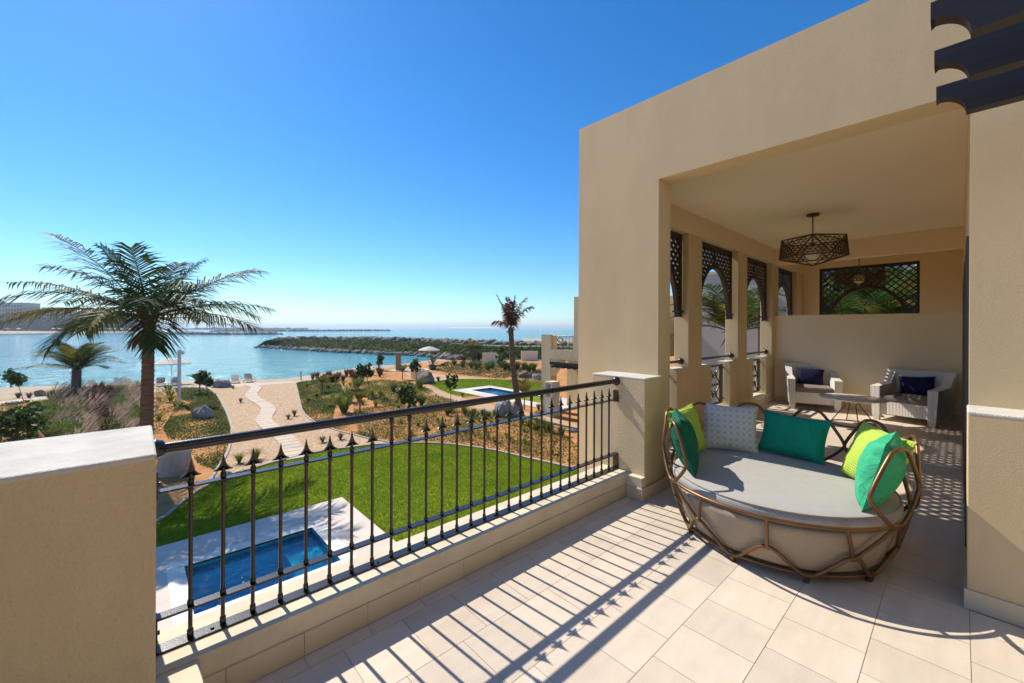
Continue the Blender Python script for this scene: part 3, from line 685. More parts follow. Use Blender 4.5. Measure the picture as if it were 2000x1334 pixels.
#PART4
# ================================================================== land and water
SOIL = M('orange_soil', (0.58, 0.285, 0.105), (0.42, 0.20, 0.078), rough=0.95, scale=1.3, bump=1.0, bscale=9, detail=9, spec=0.1)
SAND = M('beach_sand', (0.50, 0.39, 0.28), (0.42, 0.32, 0.225), rough=0.95, scale=0.6, bump=0.6, bscale=4, detail=8, spec=0.1)
GRAVEL = M('pale_gravel', (0.60, 0.435, 0.28), (0.40, 0.26, 0.155), rough=0.95, scale=9, bump=1.0, bscale=9, detail=1, spec=0.1)
LAWN = M('lawn_ground', (0.20, 0.25, 0.014), (0.12, 0.19, 0.010), rough=0.9, scale=0.8, bump=0.5, bscale=30, spec=0.1)
DECK = M('pool_deck_stone', (0.70, 0.60, 0.51), (0.65, 0.555, 0.47), rough=0.8, scale=1.2, bump=0.1, bscale=30, spec=0.2, wear=(1.5, 0.15, (1, 1, 1)))
COPING = M('white_coping', (0.78, 0.72, 0.64), (0.72, 0.66, 0.58), rough=0.7, scale=3)
PATHM = M('path_stone', (0.60, 0.49, 0.37), (0.52, 0.42, 0.31), rough=0.85, scale=3, bump=0.3, bscale=20, rnd=0.10)
KERB = M('grey_kerb', (0.42, 0.38, 0.34), (0.35, 0.32, 0.28), rough=0.9, scale=5)
edge_px = [(0, 783), (60, 778), (200, 768), (350, 759), (470, 749.5), (575, 744), (660, 735), (745, 722), (800, 712), (850, 706), (905, 704), (1060, 704)]
shore_px = [(0, 757), (200, 750), (440, 742), (560, 740), (640, 727), (700, 717), (780, 712), (850, 702), (905, 698)]
E_ = sorted([tuple(G(*p)[:2]) for p in edge_px]); S_ = sorted([tuple(onz(*p, SEA)[:2]) for p in shore_px])
E_ = [(-260, E_[0][1]+60)] + E_ + [(170, E_[-1][1]+60)]; S_ = [(-260, S_[0][1]+80)] + S_ + [(66, 82), (170, 175)]
def gy(x): return np.interp(x, [p[0] for p in E_], [p[1] for p in E_])
def sy(x): return np.interp(x, [p[0] for p in S_], [p[1] for p in S_])
def ground_z(x, y):
    t = (y-gy(x))/max(3.0, sy(x)-gy(x)); return GZ if t <= 0 else GZ + (SEA-GZ)*min(t, 1.6)
POOL1 = [(0.70, 9.30), (3.52, 9.30), (3.52, 11.55), (0.70, 11.55)]; POOL2 = [(20.7, 19.8), (23.05, 19.8), (23.05, 27.9), (20.7, 27.9)]
gpoly = [(-260, -60)] + E_ + [(170, -60)]
sheet('ground', [(x, y+0.4) if y > -50 else (x, y) for x, y in gpoly], GZ, SOIL, holes=[POOL1, POOL2], kind='structure')
xs = np.unique(np.concatenate([np.linspace(-260, 170, 160), [p[0] for p in E_], [p[0] for p in S_]])); T = np.linspace(0, 1.5, 13); V = []
for x in xs:
    g, s = gy(x), max(sy(x), gy(x)+3)
    for t in T: V.append((x, g+(s-g)*t, GZ+0.004 + (SEA-GZ)*t**1.15))
nT = len(T); npmesh('beach', V, [(i*nT+j, (i+1)*nT+j, (i+1)*nT+j+1, i*nT+j+1) for i in range(len(xs)-1) for j in range(nT-1)], SAND, smooth=True, kind='structure')

def water_mat(name, ramp, rough, waves, strength, dist=0.1):
    m, N, L, b = nodes(name, rough); b.inputs['IOR'].default_value = 1.33; b.inputs['Specular IOR Level'].default_value = 0.27
    geo = N.new('ShaderNodeNewGeometry'); ln = N.new('ShaderNodeVectorMath'); ln.operation = 'LENGTH'; L.new(geo.outputs['Position'], ln.inputs[0])
    lg = math_(N, L, 'LOGARITHM', ln.outputs['Value'], 10.0); mr = N.new('ShaderNodeMapRange'); mr.inputs[1].default_value = 1.6; mr.inputs[2].default_value = 3.6; L.new(lg, mr.inputs[0])
    rp = N.new('ShaderNodeValToRGB'); el = rp.color_ramp.elements
    while len(el) < len(ramp): el.new(0.5)
    for e, (p, c) in zip(el, ramp): e.position = p; e.color = (*c, 1)
    L.new(mr.outputs[0], rp.inputs[0]); L.new(rp.outputs[0], b.inputs['Base Color'])
    prev = None
    for sc_, st, w_ in waves:
        mp = N.new('ShaderNodeMapping'); mp.inputs['Scale'].default_value = st; mp.inputs['Rotation'].default_value = (0, 0, 0.5); L.new(geo.outputs['Position'], mp.inputs[0])
        nz = N.new('ShaderNodeTexNoise'); nz.inputs['Scale'].default_value = sc_; nz.inputs['Detail'].default_value = 4; L.new(mp.outputs[0], nz.inputs['Vector'])
        bp = N.new('ShaderNodeBump'); bp.inputs['Strength'].default_value = strength; bp.inputs['Distance'].default_value = w_; L.new(nz.outputs['Fac'], bp.inputs['Height'])
        if prev: L.new(prev, bp.inputs['Normal'])
        prev = bp.outputs[0]
    L.new(prev, b.inputs['Normal']); return m
SEAM = water_mat('sea_water', [(0.0, (0.26, 0.50, 0.46)), (0.08, (0.11, 0.40, 0.42)), (0.3, (0.035, 0.28, 0.33)), (1.0, (0.012, 0.25, 0.29))], 0.10,
                 [(0.3, (1, 1, 1), 0.9), (1.3, (1, 1, 1), 0.4), (4.0, (1, 1, 1), 0.14)], 1.0)
sheet('sea', [(-40000, 40), (40000, 40), (40000, 50000), (-40000, 50000)], SEA, SEAM, kind='structure')

# peninsula with grass slope and rock armour
GRASSY = M('rough_grass_slope', (0.075, 0.095, 0.018), (0.035, 0.05, 0.014), rough=0.95, scale=0.5, bump=1.0, bscale=3, detail=9, spec=0.1)
GRASST = M('mown_grass_top', (0.12, 0.17, 0.02), (0.09, 0.13, 0.018), rough=0.95, scale=0.3, bump=0.5, bscale=3)
ROCKM = M('grey_rock', (0.40, 0.37, 0.33), (0.26, 0.235, 0.21), rough=0.9, scale=1.6, bump=0.9, bscale=7, detail=8, rnd=0.2, spec=0.2)
ROCKP = M('brown_rock', (0.22, 0.19, 0.165), (0.13, 0.11, 0.10), rough=0.9, scale=0.4, bump=0.8, bscale=2, detail=6, spec=0.2)
foot = [onz(p[0], p[1], SEA+0.1) for p in [(503, 677.5), (545, 680), (600, 683.5), (680, 688), (770, 692), (850, 696)]] + [G(905, 699.5), G(960, 701), G(1060, 703), G(1200, 704)]
crest = [onz(p[0], p[1], -2.6) for p in [(540, 666.5), (580, 664.5), (640, 664), (720, 665), (800, 667.5), (860, 671), (905, 677), (960, 681), (1060, 683), (1200, 684)]]
farc = [onz(p[0], p[1], -2.6) for p in [(548, 664.5), (590, 662.3), (640, 661.6), (720, 662.5), (800, 665), (860, 668), (905, 670), (960, 672), (1060, 674), (1200, 676)]]
outer = [np.array([q[0], q[1], SEA-0.5]) + np.array([FW[0], FW[1], 0])*9 for q in farc]
def strip(name, A, B, mat, k=5, bulge=0.0, **kw):
    A, B = np.array(smooth_poly(A, k, False)), np.array(smooth_poly(B, k, False)); n = 7; V = []
    for a, b in zip(A, B):
        for t in np.linspace(0, 1, n):
            p = a*(1-t)+b*t; p[2] += bulge*math.sin(math.pi*t) + (rng.normal(0, 0.10) if 0 < t < 1 else 0); V.append(p)
    return npmesh(name, V, [(i*n+j, (i+1)*n+j, (i+1)*n+j+1, i*n+j+1) for i in range(len(A)-1) for j in range(n-1)], mat, smooth=True, **kw)
pen = strip('peninsula', foot, crest, GRASSY, bulge=0.7, kind='structure')
strip('peninsula_top', crest, farc, GRASST, kind=None, parent=pen); strip('seaward_bank', farc, outer, ROCKP, parent=pen)
def hull_rock(seed, n=22, sq=(1, 1, 0.7)):
    r = np.random.default_rng(seed); bm = bmesh.new()
    for _ in range(n):
        d = r.normal(size=3); d /= np.linalg.norm(d); bm.verts.new(tuple(d*np.array(sq)*(0.75+0.35*r.random())))
    bmesh.ops.convex_hull(bm, input=bm.verts); loose = [v for v in bm.verts if not v.link_faces]; bmesh.ops.delete(bm, geom=loose, context='VERTS')
    bmesh.ops.triangulate(bm, faces=bm.faces); bm.verts.index_update()
    V = np.array([v.co[:] for v in bm.verts]); Fc = np.array([[v.index for v in f.verts] for f in bm.faces]); bm.free(); return V, Fc
RK = [hull_rock(s, 14) for s in range(6)]
def rock_row(name, pts, n, size, spread, mat, **kw):
    P = np.array(smooth_poly(pts, 8, False)); sl = np.r_[0, np.cumsum(np.linalg.norm(np.diff(P, axis=0), axis=1))]; Vs, Fs, o = [], [], 0
    for _ in range(n):
        q = rng.random()*sl[-1]; c = np.array([np.interp(q, sl, P[:, i]) for i in range(3)]) + np.r_[rng.normal(0, spread, 2), rng.normal(0, spread*0.12)]
        V, Fc = RK[rng.integers(6)]; a = rng.random()*6.28; s = size*(0.5+rng.random()*0.9)
        Rm = np.array([[math.cos(a), -math.sin(a), 0], [math.sin(a), math.cos(a), 0], [0, 0, 1]]); Vs.append((V*s) @ Rm.T + c); Fs.append(Fc+o); o += len(V)
    return npmesh(name, np.concatenate(Vs), np.concatenate(Fs), mat, **kw)
A_, B_ = np.array(smooth_poly(foot, 5, False)), np.array(smooth_poly(crest, 5, False)); hv = []
for _ in range(9000):
    i = rng.random()*(len(A_)-1.01); j = int(i); f = i-j; t_ = 0.06+0.9*rng.random(); p = (A_[j]*(1-f)+A_[j+1]*f)*(1-t_) + (B_[j]*(1-f)+B_[j+1]*f)*t_; p[2] += 0.7*math.sin(math.pi*t_) + 0.25*rng.random()
    nr_ = rng.normal(size=3); nr_[2] = abs(nr_[2])+0.5; nr_ /= np.linalg.norm(nr_); tt = np.cross(nr_, rng.normal(size=3)); tt /= np.linalg.norm(tt); bb = np.cross(nr_, tt); s_ = 0.28+0.3*rng.random(); hv += [p-tt*s_, p-bb*s_*.6, p+tt*s_, p+bb*s_*.6]
npmesh('slope_scrub', hv, np.arange(len(hv)).reshape(-1, 4), leafmat('scrub_leaf', (0.10, 0.125, 0.022), (0.05, 0.07, 0.016), scale=0.4), label='low dark green scrub on the slope of the peninsula', cat='scrub', kind='stuff')
rock_row('shore_rocks', foot[:7], 420, 0.75, 0.9, ROCKP, label='small pale rocks along the waterline of the green peninsula', cat='rocks', kind='stuff')
rock_row('armour_rocks', farc, 620, 1.15, 1.3, ROCKP, label='grey armour rocks along the crest of the green peninsula', cat='rocks', kind='stuff')
def breakwater(label, pts, n, size, spread):
    P = [onz(x, y, SEA) for x, y in pts]; rock_row('breakwater', P, n, size, spread, ROCKP, label=label, cat='breakwater', kind='stuff')
breakwater('low rock breakwater spit reaching out from the far beach', [(330, 652), (400, 653.5), (470, 653.5), (538, 653)], 600, 2.2, 2.5)
breakwater('thin long rock breakwater nearer the horizon', [(420, 647.3), (560, 647), (680, 646.6), (758, 646.3)], 700, 3.0, 3.0)
breakwater('faint distant rock breakwater just under the horizon', [(330, 643.6), (480, 643.3), (598, 643)], 300, 5.0, 4)

# ------------------------------------------------------------------ garden surfaces
def PX(pts, z=GZ): return [onz(x, y, z)[:2] for x, y in pts]
grav_l = [(402, 757), (418, 766), (428, 778), (444, 809), (452, 834), (453, 850), (447, 877), (436, 900), (420, 924), (404, 951)]
grav_r = [(577, 746), (583, 771), (590, 802), (612, 823), (648, 838), (692, 850), (720, 857), (770, 866)]
lawn_t = [(324, 1010), (368, 973), (404, 951), (430, 937), (496, 915.6), (537, 904), (580, 893), (636, 881.4), (692, 874.4), (727, 870.2), (790, 867), (860, 867.4), (923, 874.4), (969.5, 882), (1024, 894.6), (1070, 905), (1117, 915.5)]
GL_, GR_ = smooth_poly(PX(grav_l), 4, False), smooth_poly(PX(grav_r), 4, False)
LT = smooth_poly(PX(lawn_t), 4, False)
sheet('gravel_garden', PX([(402, 757), (468, 751), (577, 745)]) + GR_ + [q for q in LT[::-1] if q[0] < 8.6 and q[0] > 1.8] + GL_[::-1], GZ+0.006, GRAVEL, kind='structure')
ribbon('gravel_kerb', GL_, 0.10, GZ, GZ+0.06, KERB, kind='structure'); ribbon('gravel_kerb', GR_, 0.09, GZ, GZ+0.05, KERB, kind='structure')
lawn_poly = [(-4, 2.47), (-4, 10.5), (-1.5, 12.6)] + [tuple(p) for p in LT] + [(12.6, 6), (12.6, 3.06), (4.0, 3.06), (3.5, 2.47)]
sheet('lawn', lawn_poly, GZ+0.012, LAWN, holes=[POOL1], kind='structure')
ribbon('lawn_kerb', [(-4, 10.5), (-1.5, 12.6)] + [tuple(p) for p in LT], 0.09, GZ, GZ+0.07, KERB, kind='structure')
# pool deck with a real basin
def rect(x0, x1, y0, y1): return [(x0, y0), (x1, y0), (x1, y1), (x0, y1)]
POOLT = None
def pool_tile():
    m, N, L, b = nodes('blue_pool_tile', 0.25); geo = N.new('ShaderNodeNewGeometry'); br = N.new('ShaderNodeTexVoronoi'); br.inputs['Scale'].default_value = 14; L.new(geo.outputs['Position'], br.inputs['Vector'])
    rp = N.new('ShaderNodeValToRGB'); rp.color_ramp.elements[0].color = (0.02, 0.50, 0.72, 1); rp.color_ramp.elements[1].color = (0.05, 0.66, 0.85, 1); L.new(br.outputs['Color'], rp.inputs[0]); L.new(rp.outputs[0], b.inputs['Base Color']); return m
POOLT = pool_tile()
def pool_water():
    m = bpy.data.materials.new('pool_water'); m.use_nodes = True; N, L = m.node_tree.nodes, m.node_tree.links; N.remove(N['Principled BSDF'])
    tr = N.new('ShaderNodeBsdfTransparent'); tr.inputs[0].default_value = (0.66, 0.94, 1.0, 1); gl = N.new('ShaderNodeBsdfGlossy'); gl.inputs['Roughness'].default_value = 0.03
    fr = N.new('ShaderNodeFresnel'); fr.inputs[0].default_value = 1.33; mx = N.new('ShaderNodeMixShader')
    geo = N.new('ShaderNodeNewGeometry'); nz = N.new('ShaderNodeTexNoise'); nz.inputs['Scale'].default_value = 5; nz.inputs['Detail'].default_value = 3; nz.inputs['Distortion'].default_value = 0.6; L.new(geo.outputs['Position'], nz.inputs['Vector'])
    bp = N.new('ShaderNodeBump'); bp.inputs['Strength'].default_value = 0.7; bp.inputs['Distance'].default_value = 0.05; L.new(nz.outputs['Fac'], bp.inputs['Height'])
    L.new(bp.outputs[0], gl.inputs['Normal']); L.new(bp.outputs[0], fr.inputs['Normal'])
    L.new(fr.outputs[0], mx.inputs[0]); L.new(tr.outputs[0], mx.inputs[1]); L.new(gl.outputs[0], mx.inputs[2]); L.new(mx.outputs[0], N['Material Output'].inputs[0]); return m
POOLW = pool_water()
POOLB = M('mosaic_band', (0.0, 0.10, 0.22), (0.01, 0.20, 0.34), rough=0.2, scale=30, detail=0)
def pool(label, x0, x1, y0, y1, z, depth_, cw=0.30):
    """z = deck level; basin sunk below it"""
    t = thing('swimming_pool', label, 'pool', ((x0+x1)/2, (y0+y1)/2, z)); ox, oy = (x0+x1)/2, (y0+y1)/2; hx, hy = (x1-x0)/2, (y1-y0)/2
    b = MB(); zz = -depth_; fl_ = [(-hx, -hy, zz), (hx, -hy, zz), (hx, hy, zz), (-hx, hy, zz)]; tp = [(-hx, -hy, 0), (hx, -hy, 0), (hx, hy, 0), (-hx, hy, 0)]
    b.add(fl_ + tp, [(0,1,2,3)] + [(i, 4+i, 4+(i+1) % 4, (i+1) % 4) for i in range(4)]); b.build('basin', POOLT, t)
    wb = MB()
    for lo, hi in (((-hx+.001, hy-0.008, -0.26), (hx-.001, hy-.001, -0.052)), ((-hx+.001, -hy+.001, -0.26), (hx-.001, -hy+0.008, -0.052)), ((-hx+.001, -hy+.009, -0.26), (-hx+.008, hy-.009, -0.052)), ((hx-.008, -hy+.009, -0.26), (hx-.001, hy-.009, -0.052))): wb.box(lo, hi)
    wb.build('waterline_tiles', POOLB, t)
    MB().add([(-hx, -hy, -0.09), (hx, -hy, -0.09), (hx, hy, -0.09), (-hx, hy, -0.09)], [(0,1,2,3)]).build('water', POOLW, t)
    for lo, hi in (((-hx-cw, hy, -0.05), (hx+cw, hy+cw, 0.012)), ((-hx-cw, -hy-cw, -0.05), (hx+cw, -hy, 0.012)), ((-hx-cw, -hy, -0.05), (-hx, hy, 0.012)), ((hx, -hy, -0.05), (hx+cw, hy, 0.012))):
        MB().box(lo, hi, bev=0.006).build('coping', COPING, t)
    for k in range(2):                                        # corner steps
        w_ = 0.35*(2-k); MB().box((hx-w_, hy-1.1, -depth_), (hx-0.001, hy-0.001, -0.35-0.3*k)).build('step', POOLT, t)
    return t
def deck_ring(name, X0, X1, Y0, Y1, x0, x1, y0, y1, z, mat, th=0.12):
    b = MB()
    for lo, hi in (((X0, y1, z-th), (X1, Y1, z)), ((X0, Y0, z-th), (X1, y0, z)), ((X0, y0, z-th), (x0, y1, z)), ((x1, y0, z-th), (X1, y1, z))): b.box(lo, hi)
    return b.build(name, mat, kind='structure')
# the ground sheets have to open for the basins: each basin is an upstand whose rim sits proud of the sheets
DZ = GZ + 0.05
pool('blue tiled plunge pool below the terrace railing', 0.80, 3.42, 9.40, 11.45, DZ, 0.8)
deck_ring('pool_deck', -4.0, 4.72, 2.47, 12.9, 0.50, 3.72, 9.10, 11.75, DZ-0.004, DECK)
pool('blue tiled pool beside the neighbouring villa', 20.8, 22.95, 19.9, 27.8, DZ, 1.0)
deck_ring('neighbour_pool_deck', 19.6, 23.8, 17.0, 28.9, 20.5, 23.25, 19.6, 28.1, DZ-0.004, DECK)
lawn2 = smooth_poly(PX([(843, 751), (850, 745.5), (880, 741.5), (930, 740.5), (1000, 742), (1056, 745), (1090, 750), (1090, 768), (1000, 772), (905, 774), (865, 763)]), 4)
sheet('neighbour_lawn', lawn2, GZ+0.012, LAWN, holes=[POOL2], kind='structure')
# paths
sheet('garden_path', smooth_poly(PX([(775, 716), (800, 714), (832, 726), (870, 733), (968, 740.5), (930, 742), (880, 743.5), (848, 747), (838, 752), (846, 757), (880, 771), (940, 786), (1000, 800), (1075, 815), (1150, 840), (1150, 856), (1075, 829), (1000, 813), (925, 797), (865, 778), (822, 759), (838, 748), (805, 738)]), 3), GZ+0.008, GRAVEL, kind='structure')
sheet('beach_path', PX([(-60, 792), (60, 777), (200, 766), (345, 758), (405, 754), (470, 749), (577, 744), (662, 734), (662, 738), (577, 747.5), (505, 753), (440, 757), (405, 760), (345, 764), (200, 772), (62, 784), (-60, 800)]), GZ+0.010, PATHM, kind='structure')
# winding stepping stones, each a slab laid across the path
cl = [(487, 752.5, 16), (500, 756.5, 13), (497, 763, 13), (491, 770, 17), (496, 779, 19), (512, 788, 21), (523.5, 797, 20), (523, 806, 21), (517, 815, 22), (517, 824, 24), (527, 834, 26), (545, 847, 26), (560, 860, 27), (571, 876, 27), (580, 893, 28), (585, 902, 28)]
C3 = [np.r_[G(x, y)[:2], w_*mpp(G(x, y))] for x, y, w_ in cl]; CS = np.array(smooth_poly(C3, 10, False)); sl = np.r_[0, np.cumsum(np.linalg.norm(np.diff(CS[:, :2], axis=0), axis=1))]
walk = bpy.data.objects.new('stepping_path', None); col.objects.link(walk); tag(walk, 'winding path of pale stone slabs crossing the gravel garden', 'path'); walk.location = (*map(float, G(523, 800)[:2]), GZ)
q = 0.0; Wl = Vector(walk.location)
while q < sl[-1]-0.3:
    p = np.array([np.interp(q, sl, CS[:, i]) for i in range(3)]); p2 = np.array([np.interp(q+0.1, sl, CS[:, i]) for i in range(3)]); t = p2[:2]-p[:2]; a = math.atan2(t[1], t[0]); hw = max(0.40, p[2]/2*0.92)
    o = MB().box((-0.265, -hw, 0), (0.265, hw, 0.05), bev=0.008).build('slab', PATHM, walk); o.location = Vector((p[0], p[1], GZ)) - Wl + Vector((0, 0, 0.003)); o.rotation_euler = (0, 0, a + float(rng.normal(0, 0.02)))
    q += 0.57

# ------------------------------------------------------------------ grass blades, ground cover (uncountable)
def blades(name, poly, dens, h, wd, mat, z=GZ, bend=0.5, avoid=None, **kw):
    P = scatter(poly, dens)
    if avoid is not None:
        for av in avoid: P = P[~inpoly(P[:, 0], P[:, 1], av)]
    n = len(P); a = rng.random(n)*6.283; hh = h*(0.6+0.7*rng.random(n)); la = rng.random(n)*6.283; ln = hh*bend*rng.random(n)
    V = np.zeros((n, 3, 3)); dx, dy = np.cos(a)*wd/2, np.sin(a)*wd/2
    V[:, 0, 0], V[:, 0, 1] = P[:, 0]-dx, P[:, 1]-dy; V[:, 1, 0], V[:, 1, 1] = P[:, 0]+dx, P[:, 1]+dy; V[:, :2, 2] = z
    V[:, 2, 0], V[:, 2, 1], V[:, 2, 2] = P[:, 0]+np.cos(la)*ln, P[:, 1]+np.sin(la)*ln, z+hh
    return npmesh(name, V.reshape(-1, 3), np.arange(3*n).reshape(-1, 3), mat, **kw)
BL1 = M('lawn_blade', (0.27, 0.355, 0.014), (0.19, 0.29, 0.010), rough=0.6, scale=0.7, trans=0.4, spec=0.07, detail=6, wear=(2.2, 0.35, (1, 1, 1)))
near_deck = rect(-4, 4.72, 2.47, 12.9)
blades('lawn_grass', lawn_poly, 1300, 0.045, 0.02, BL1, z=GZ+0.012, avoid=[near_deck, rect(-4, 2, 2, 9), rect(7, 13, 2, 6)], label='short bright green grass of the lawn below the terrace', cat='grass', kind='stuff')
blades('lawn_grass', lawn2, 250, 0.06, 0.04, BL1, z=GZ+0.012, avoid=[rect(19.6, 23.8, 17, 28.9)], label='short green grass of the curved lawn round the neighbouring pool', cat='grass', kind='stuff')
def cover(name, label, polys, dens, size, hmax, mats, **kw):
    ob = None
    for mi, (mat, share) in enumerate(mats):
        Vs = []
        for poly in polys:
            P = scatter(poly, dens*share)
            # clumped: drop by low frequency noise
            k = np.sin(P[:, 0]*2.1+mi)+np.sin(P[:, 1]*1.7+2*mi)+np.sin(P[:, 0]*0.9-P[:, 1]*1.3); P = P[k + rng.normal(0, 0.9, len(P)) > -1.0]
            n = len(P); c = np.c_[P, GZ+0.01+hmax*rng.random(n)**1.5]; nr = rng.normal(size=(n, 3)); nr[:, 2] = np.abs(nr[:, 2])+0.8; nr /= np.linalg.norm(nr, axis=1)[:, None]
            t = np.cross(nr, rng.normal(size=(n, 3))); t /= np.linalg.norm(t, axis=1)[:, None]; b = np.cross(nr, t); s = (size*(0.6+0.8*rng.random(n)))[:, None]
            Vs.append(np.stack([c-t*s, c-b*s*0.5, c+t*s, c+b*s*0.5], 1).reshape(-1, 3))
        V = np.concatenate(Vs); n = len(V)//4
        npmesh(name, V, np.arange(4*n).reshape(-1, 4), mat, label=label + ('' if mi == 0 else ', yellowish shoots' if mi == 1 else ', dry shoots'), cat='ground cover', kind='stuff')
GC1 = leafmat('cover_green', (0.095, 0.145, 0.028), (0.06, 0.10, 0.02)); GC2 = leafmat('cover_yellow', (0.28, 0.27, 0.03), (0.20, 0.21, 0.03)); GC3 = leafmat('cover_dry', (0.20, 0.15, 0.07), (0.14, 0.10, 0.045))
cover('ground_cover', 'dense low green creeper left of the gravel garden', [PX([(352, 758), (405, 758), (424, 776), (441, 809), (449, 834), (449, 850), (400, 862), (330, 858), (318, 838), (340, 800), (374, 788), (345, 775)]), PX([(365, 872), (447, 854), (443, 880), (420, 918), (385, 905)])], 750, 0.042, 0.10, [(GC1, 0.8), (GC2, 0.12)])
cover('ground_cover', 'dense low green creeper along the right kerb of the gravel garden', [PX([(578, 747), (640, 741), (662, 745), (676, 775), (655, 795), (650, 818), (690, 840), (742, 858), (720, 856), (692, 849), (648, 837), (612, 822), (591, 801), (584, 771)])], 620, 0.046, 0.11, [(GC1, 0.8), (GC2, 0.2)])
cover('ground_cover', 'patchy creeper and shoots on the orange soil above the lawn edge', [PX([(690, 800), (760, 792), (840, 796), (930, 803), (1010, 815), (1100, 850), (1140, 880), (1140, 912), (1060, 897), (969, 878), (900, 867), (840, 863), (770, 864), (700, 848)])], 240, 0.045, 0.13, [(GC1, 0.5), (GC2, 0.45), (GC3, 0.35)])
cover('ground_cover', 'green creeper between the winding path and the boulder', [PX([(745, 742), (800, 748), (830, 757), (860, 775), (920, 795), (860, 800), (800, 798), (740, 790), (700, 770), (690, 750)])], 260, 0.055, 0.15, [(GC1, 0.6), (GC2, 0.4)])
cover('ground_cover', 'green creeper band beyond the curved lawn', [PX([(845, 722), (880, 731), (960, 738.5), (1058, 742.5), (1058, 722), (960, 712), (870, 708)])], 60, 0.09, 0.2, [(GC1, 0.7), (GC3, 0.35)])
cover('ground_cover', 'yellow green shoots on orange soil beside the tall palm', [PX([(305, 755), (352, 758), (372, 788), (335, 805), (315, 840), (300, 840)]), PX([(-40, 795), (100, 782), (100, 850), (60, 900), (-60, 940)])], 90, 0.055, 0.2, [(GC2, 0.6), (GC1, 0.5)])

cover('ground_cover', 'sparse creeper on the open orange ground behind the parapet', [[(-26, 14), (-3.5, 16), (-2.5, 30), (-6, 42), (-26, 46)]], 14, 0.06, 0.15, [(GC1, 0.7), (GC2, 0.4)])
# ================================================================== plants
TRUNK = M('palm_trunk', (0.19, 0.125, 0.085), (0.12, 0.08, 0.055), rough=0.95, scale=2.0, bump=1.0, bscale=14, stretch=(1, 1, 7), spec=0.1)
BARK = M('thin_stem', (0.13, 0.10, 0.07), (0.09, 0.07, 0.05), rough=0.9, scale=9)
FR1 = leafmat('palm_frond_green', (0.055, 0.10, 0.018), (0.032, 0.065, 0.014), scale=1.2, trans=0.3, rough=0.38)
FR2 = leafmat('palm_frond_yellow', (0.19, 0.17, 0.03), (0.12, 0.12, 0.025), scale=1.2, trans=0.35, rough=0.45)
FRD = leafmat('palm_frond_dead', (0.20, 0.075, 0.04), (0.13, 0.05, 0.03), scale=2, trans=0.15, rough=0.8)
LEAF = leafmat('broad_leaf', (0.065, 0.115, 0.024), (0.04, 0.08, 0.018), scale=4, trans=0.25, rough=0.35); LEAF2 = leafmat('broad_leaf_light', (0.10, 0.15, 0.025), (0.06, 0.10, 0.02), scale=4)
def frond(base, dirv, L_, droop, leaf, nl=44, wd=0.035, hang=0.35, seed=0, sparse=0.0, rr=0.018, twist=0.0):
    """rachis + two rows of folded leaflets; dirv = start direction"""
    r = np.random.default_rng(seed); p = Vector(base); d = Vector(dirv).normalized(); b = MB(); n = 18; pts = [p.copy()]; tg = [d.copy()]
    for i in range(n):
        s = (i+1)/n; d = (d + Vector((0, 0, -1))*droop/n*(0.5+1.4*s)).normalized(); p = p + d*(L_/n); pts.append(p.copy()); tg.append(d.copy())
    b.tube(pts, [rr*(1-0.85*i/n) for i in range(n+1)], 5)
    for k in range(nl):
        s = 0.14 + 0.86*(k+0.5)/nl; f = s*n; i = min(int(f), n-1); c = pts[i].lerp(pts[i+1], f-i); t = tg[i]
        side = t.cross(Vector((0, 0, 1)))
        side = side.normalized() if side.length > 0.05 else Vector((1, 0, 0)); upv = side.cross(t)
        ll = leaf*(0.35+0.75*math.sin(math.pi*min(1, 0.12+0.86*s))**0.8)*(0.85+0.3*r.random())
        for sg in (-1, 1):
            if r.random() < sparse: continue
            dv = (side*sg*0.80 + t*(0.50+0.5*s) + upv*(0.32-twist) + Vector((0, 0, -hang*(0.3+r.random()*0.8)))).normalized()
            q0 = c; q1 = c + dv*ll*0.5 + Vector((0, 0, -0.02*ll)); q2 = c + dv*ll + Vector((0, 0, -hang*0.55*ll*(0.5+r.random())))
            wv = dv.cross(upv).normalized()*wd*0.5 if r.random() < 2 else None; w2 = upv*wd*0.25
            b.add([q0-wv*0.6, q0+wv*0.6, q1+wv+w2, q1-wv+w2, q2], [(0,1,2,3), (3,2,4)])
    return b
def ringed_trunk(base, top, r0, r1, rings, curve_=0.0, n=12, seed=0):
    r = np.random.default_rng(seed); B, T_ = Vector(base), Vector(top); pts, rad_ = [], []; m = rings*3
    sd_ = Vector((RT[0], RT[1], 0))
    for i in range(m+1):
        s = i/m; p = B.lerp(T_, s) + sd_*curve_*math.sin(math.pi*s); pts.append(p)
        rad_.append((r0+(r1-r0)*s**0.7)*(1.0 + (0.085 if i % 3 == 0 else -0.03) + 0.025*r.normal()))
    return MB().tube(pts, rad_, n)
def V3(right, depth_, up): return Vector((*(RT[:2]*right + FW[:2]*depth_), up))
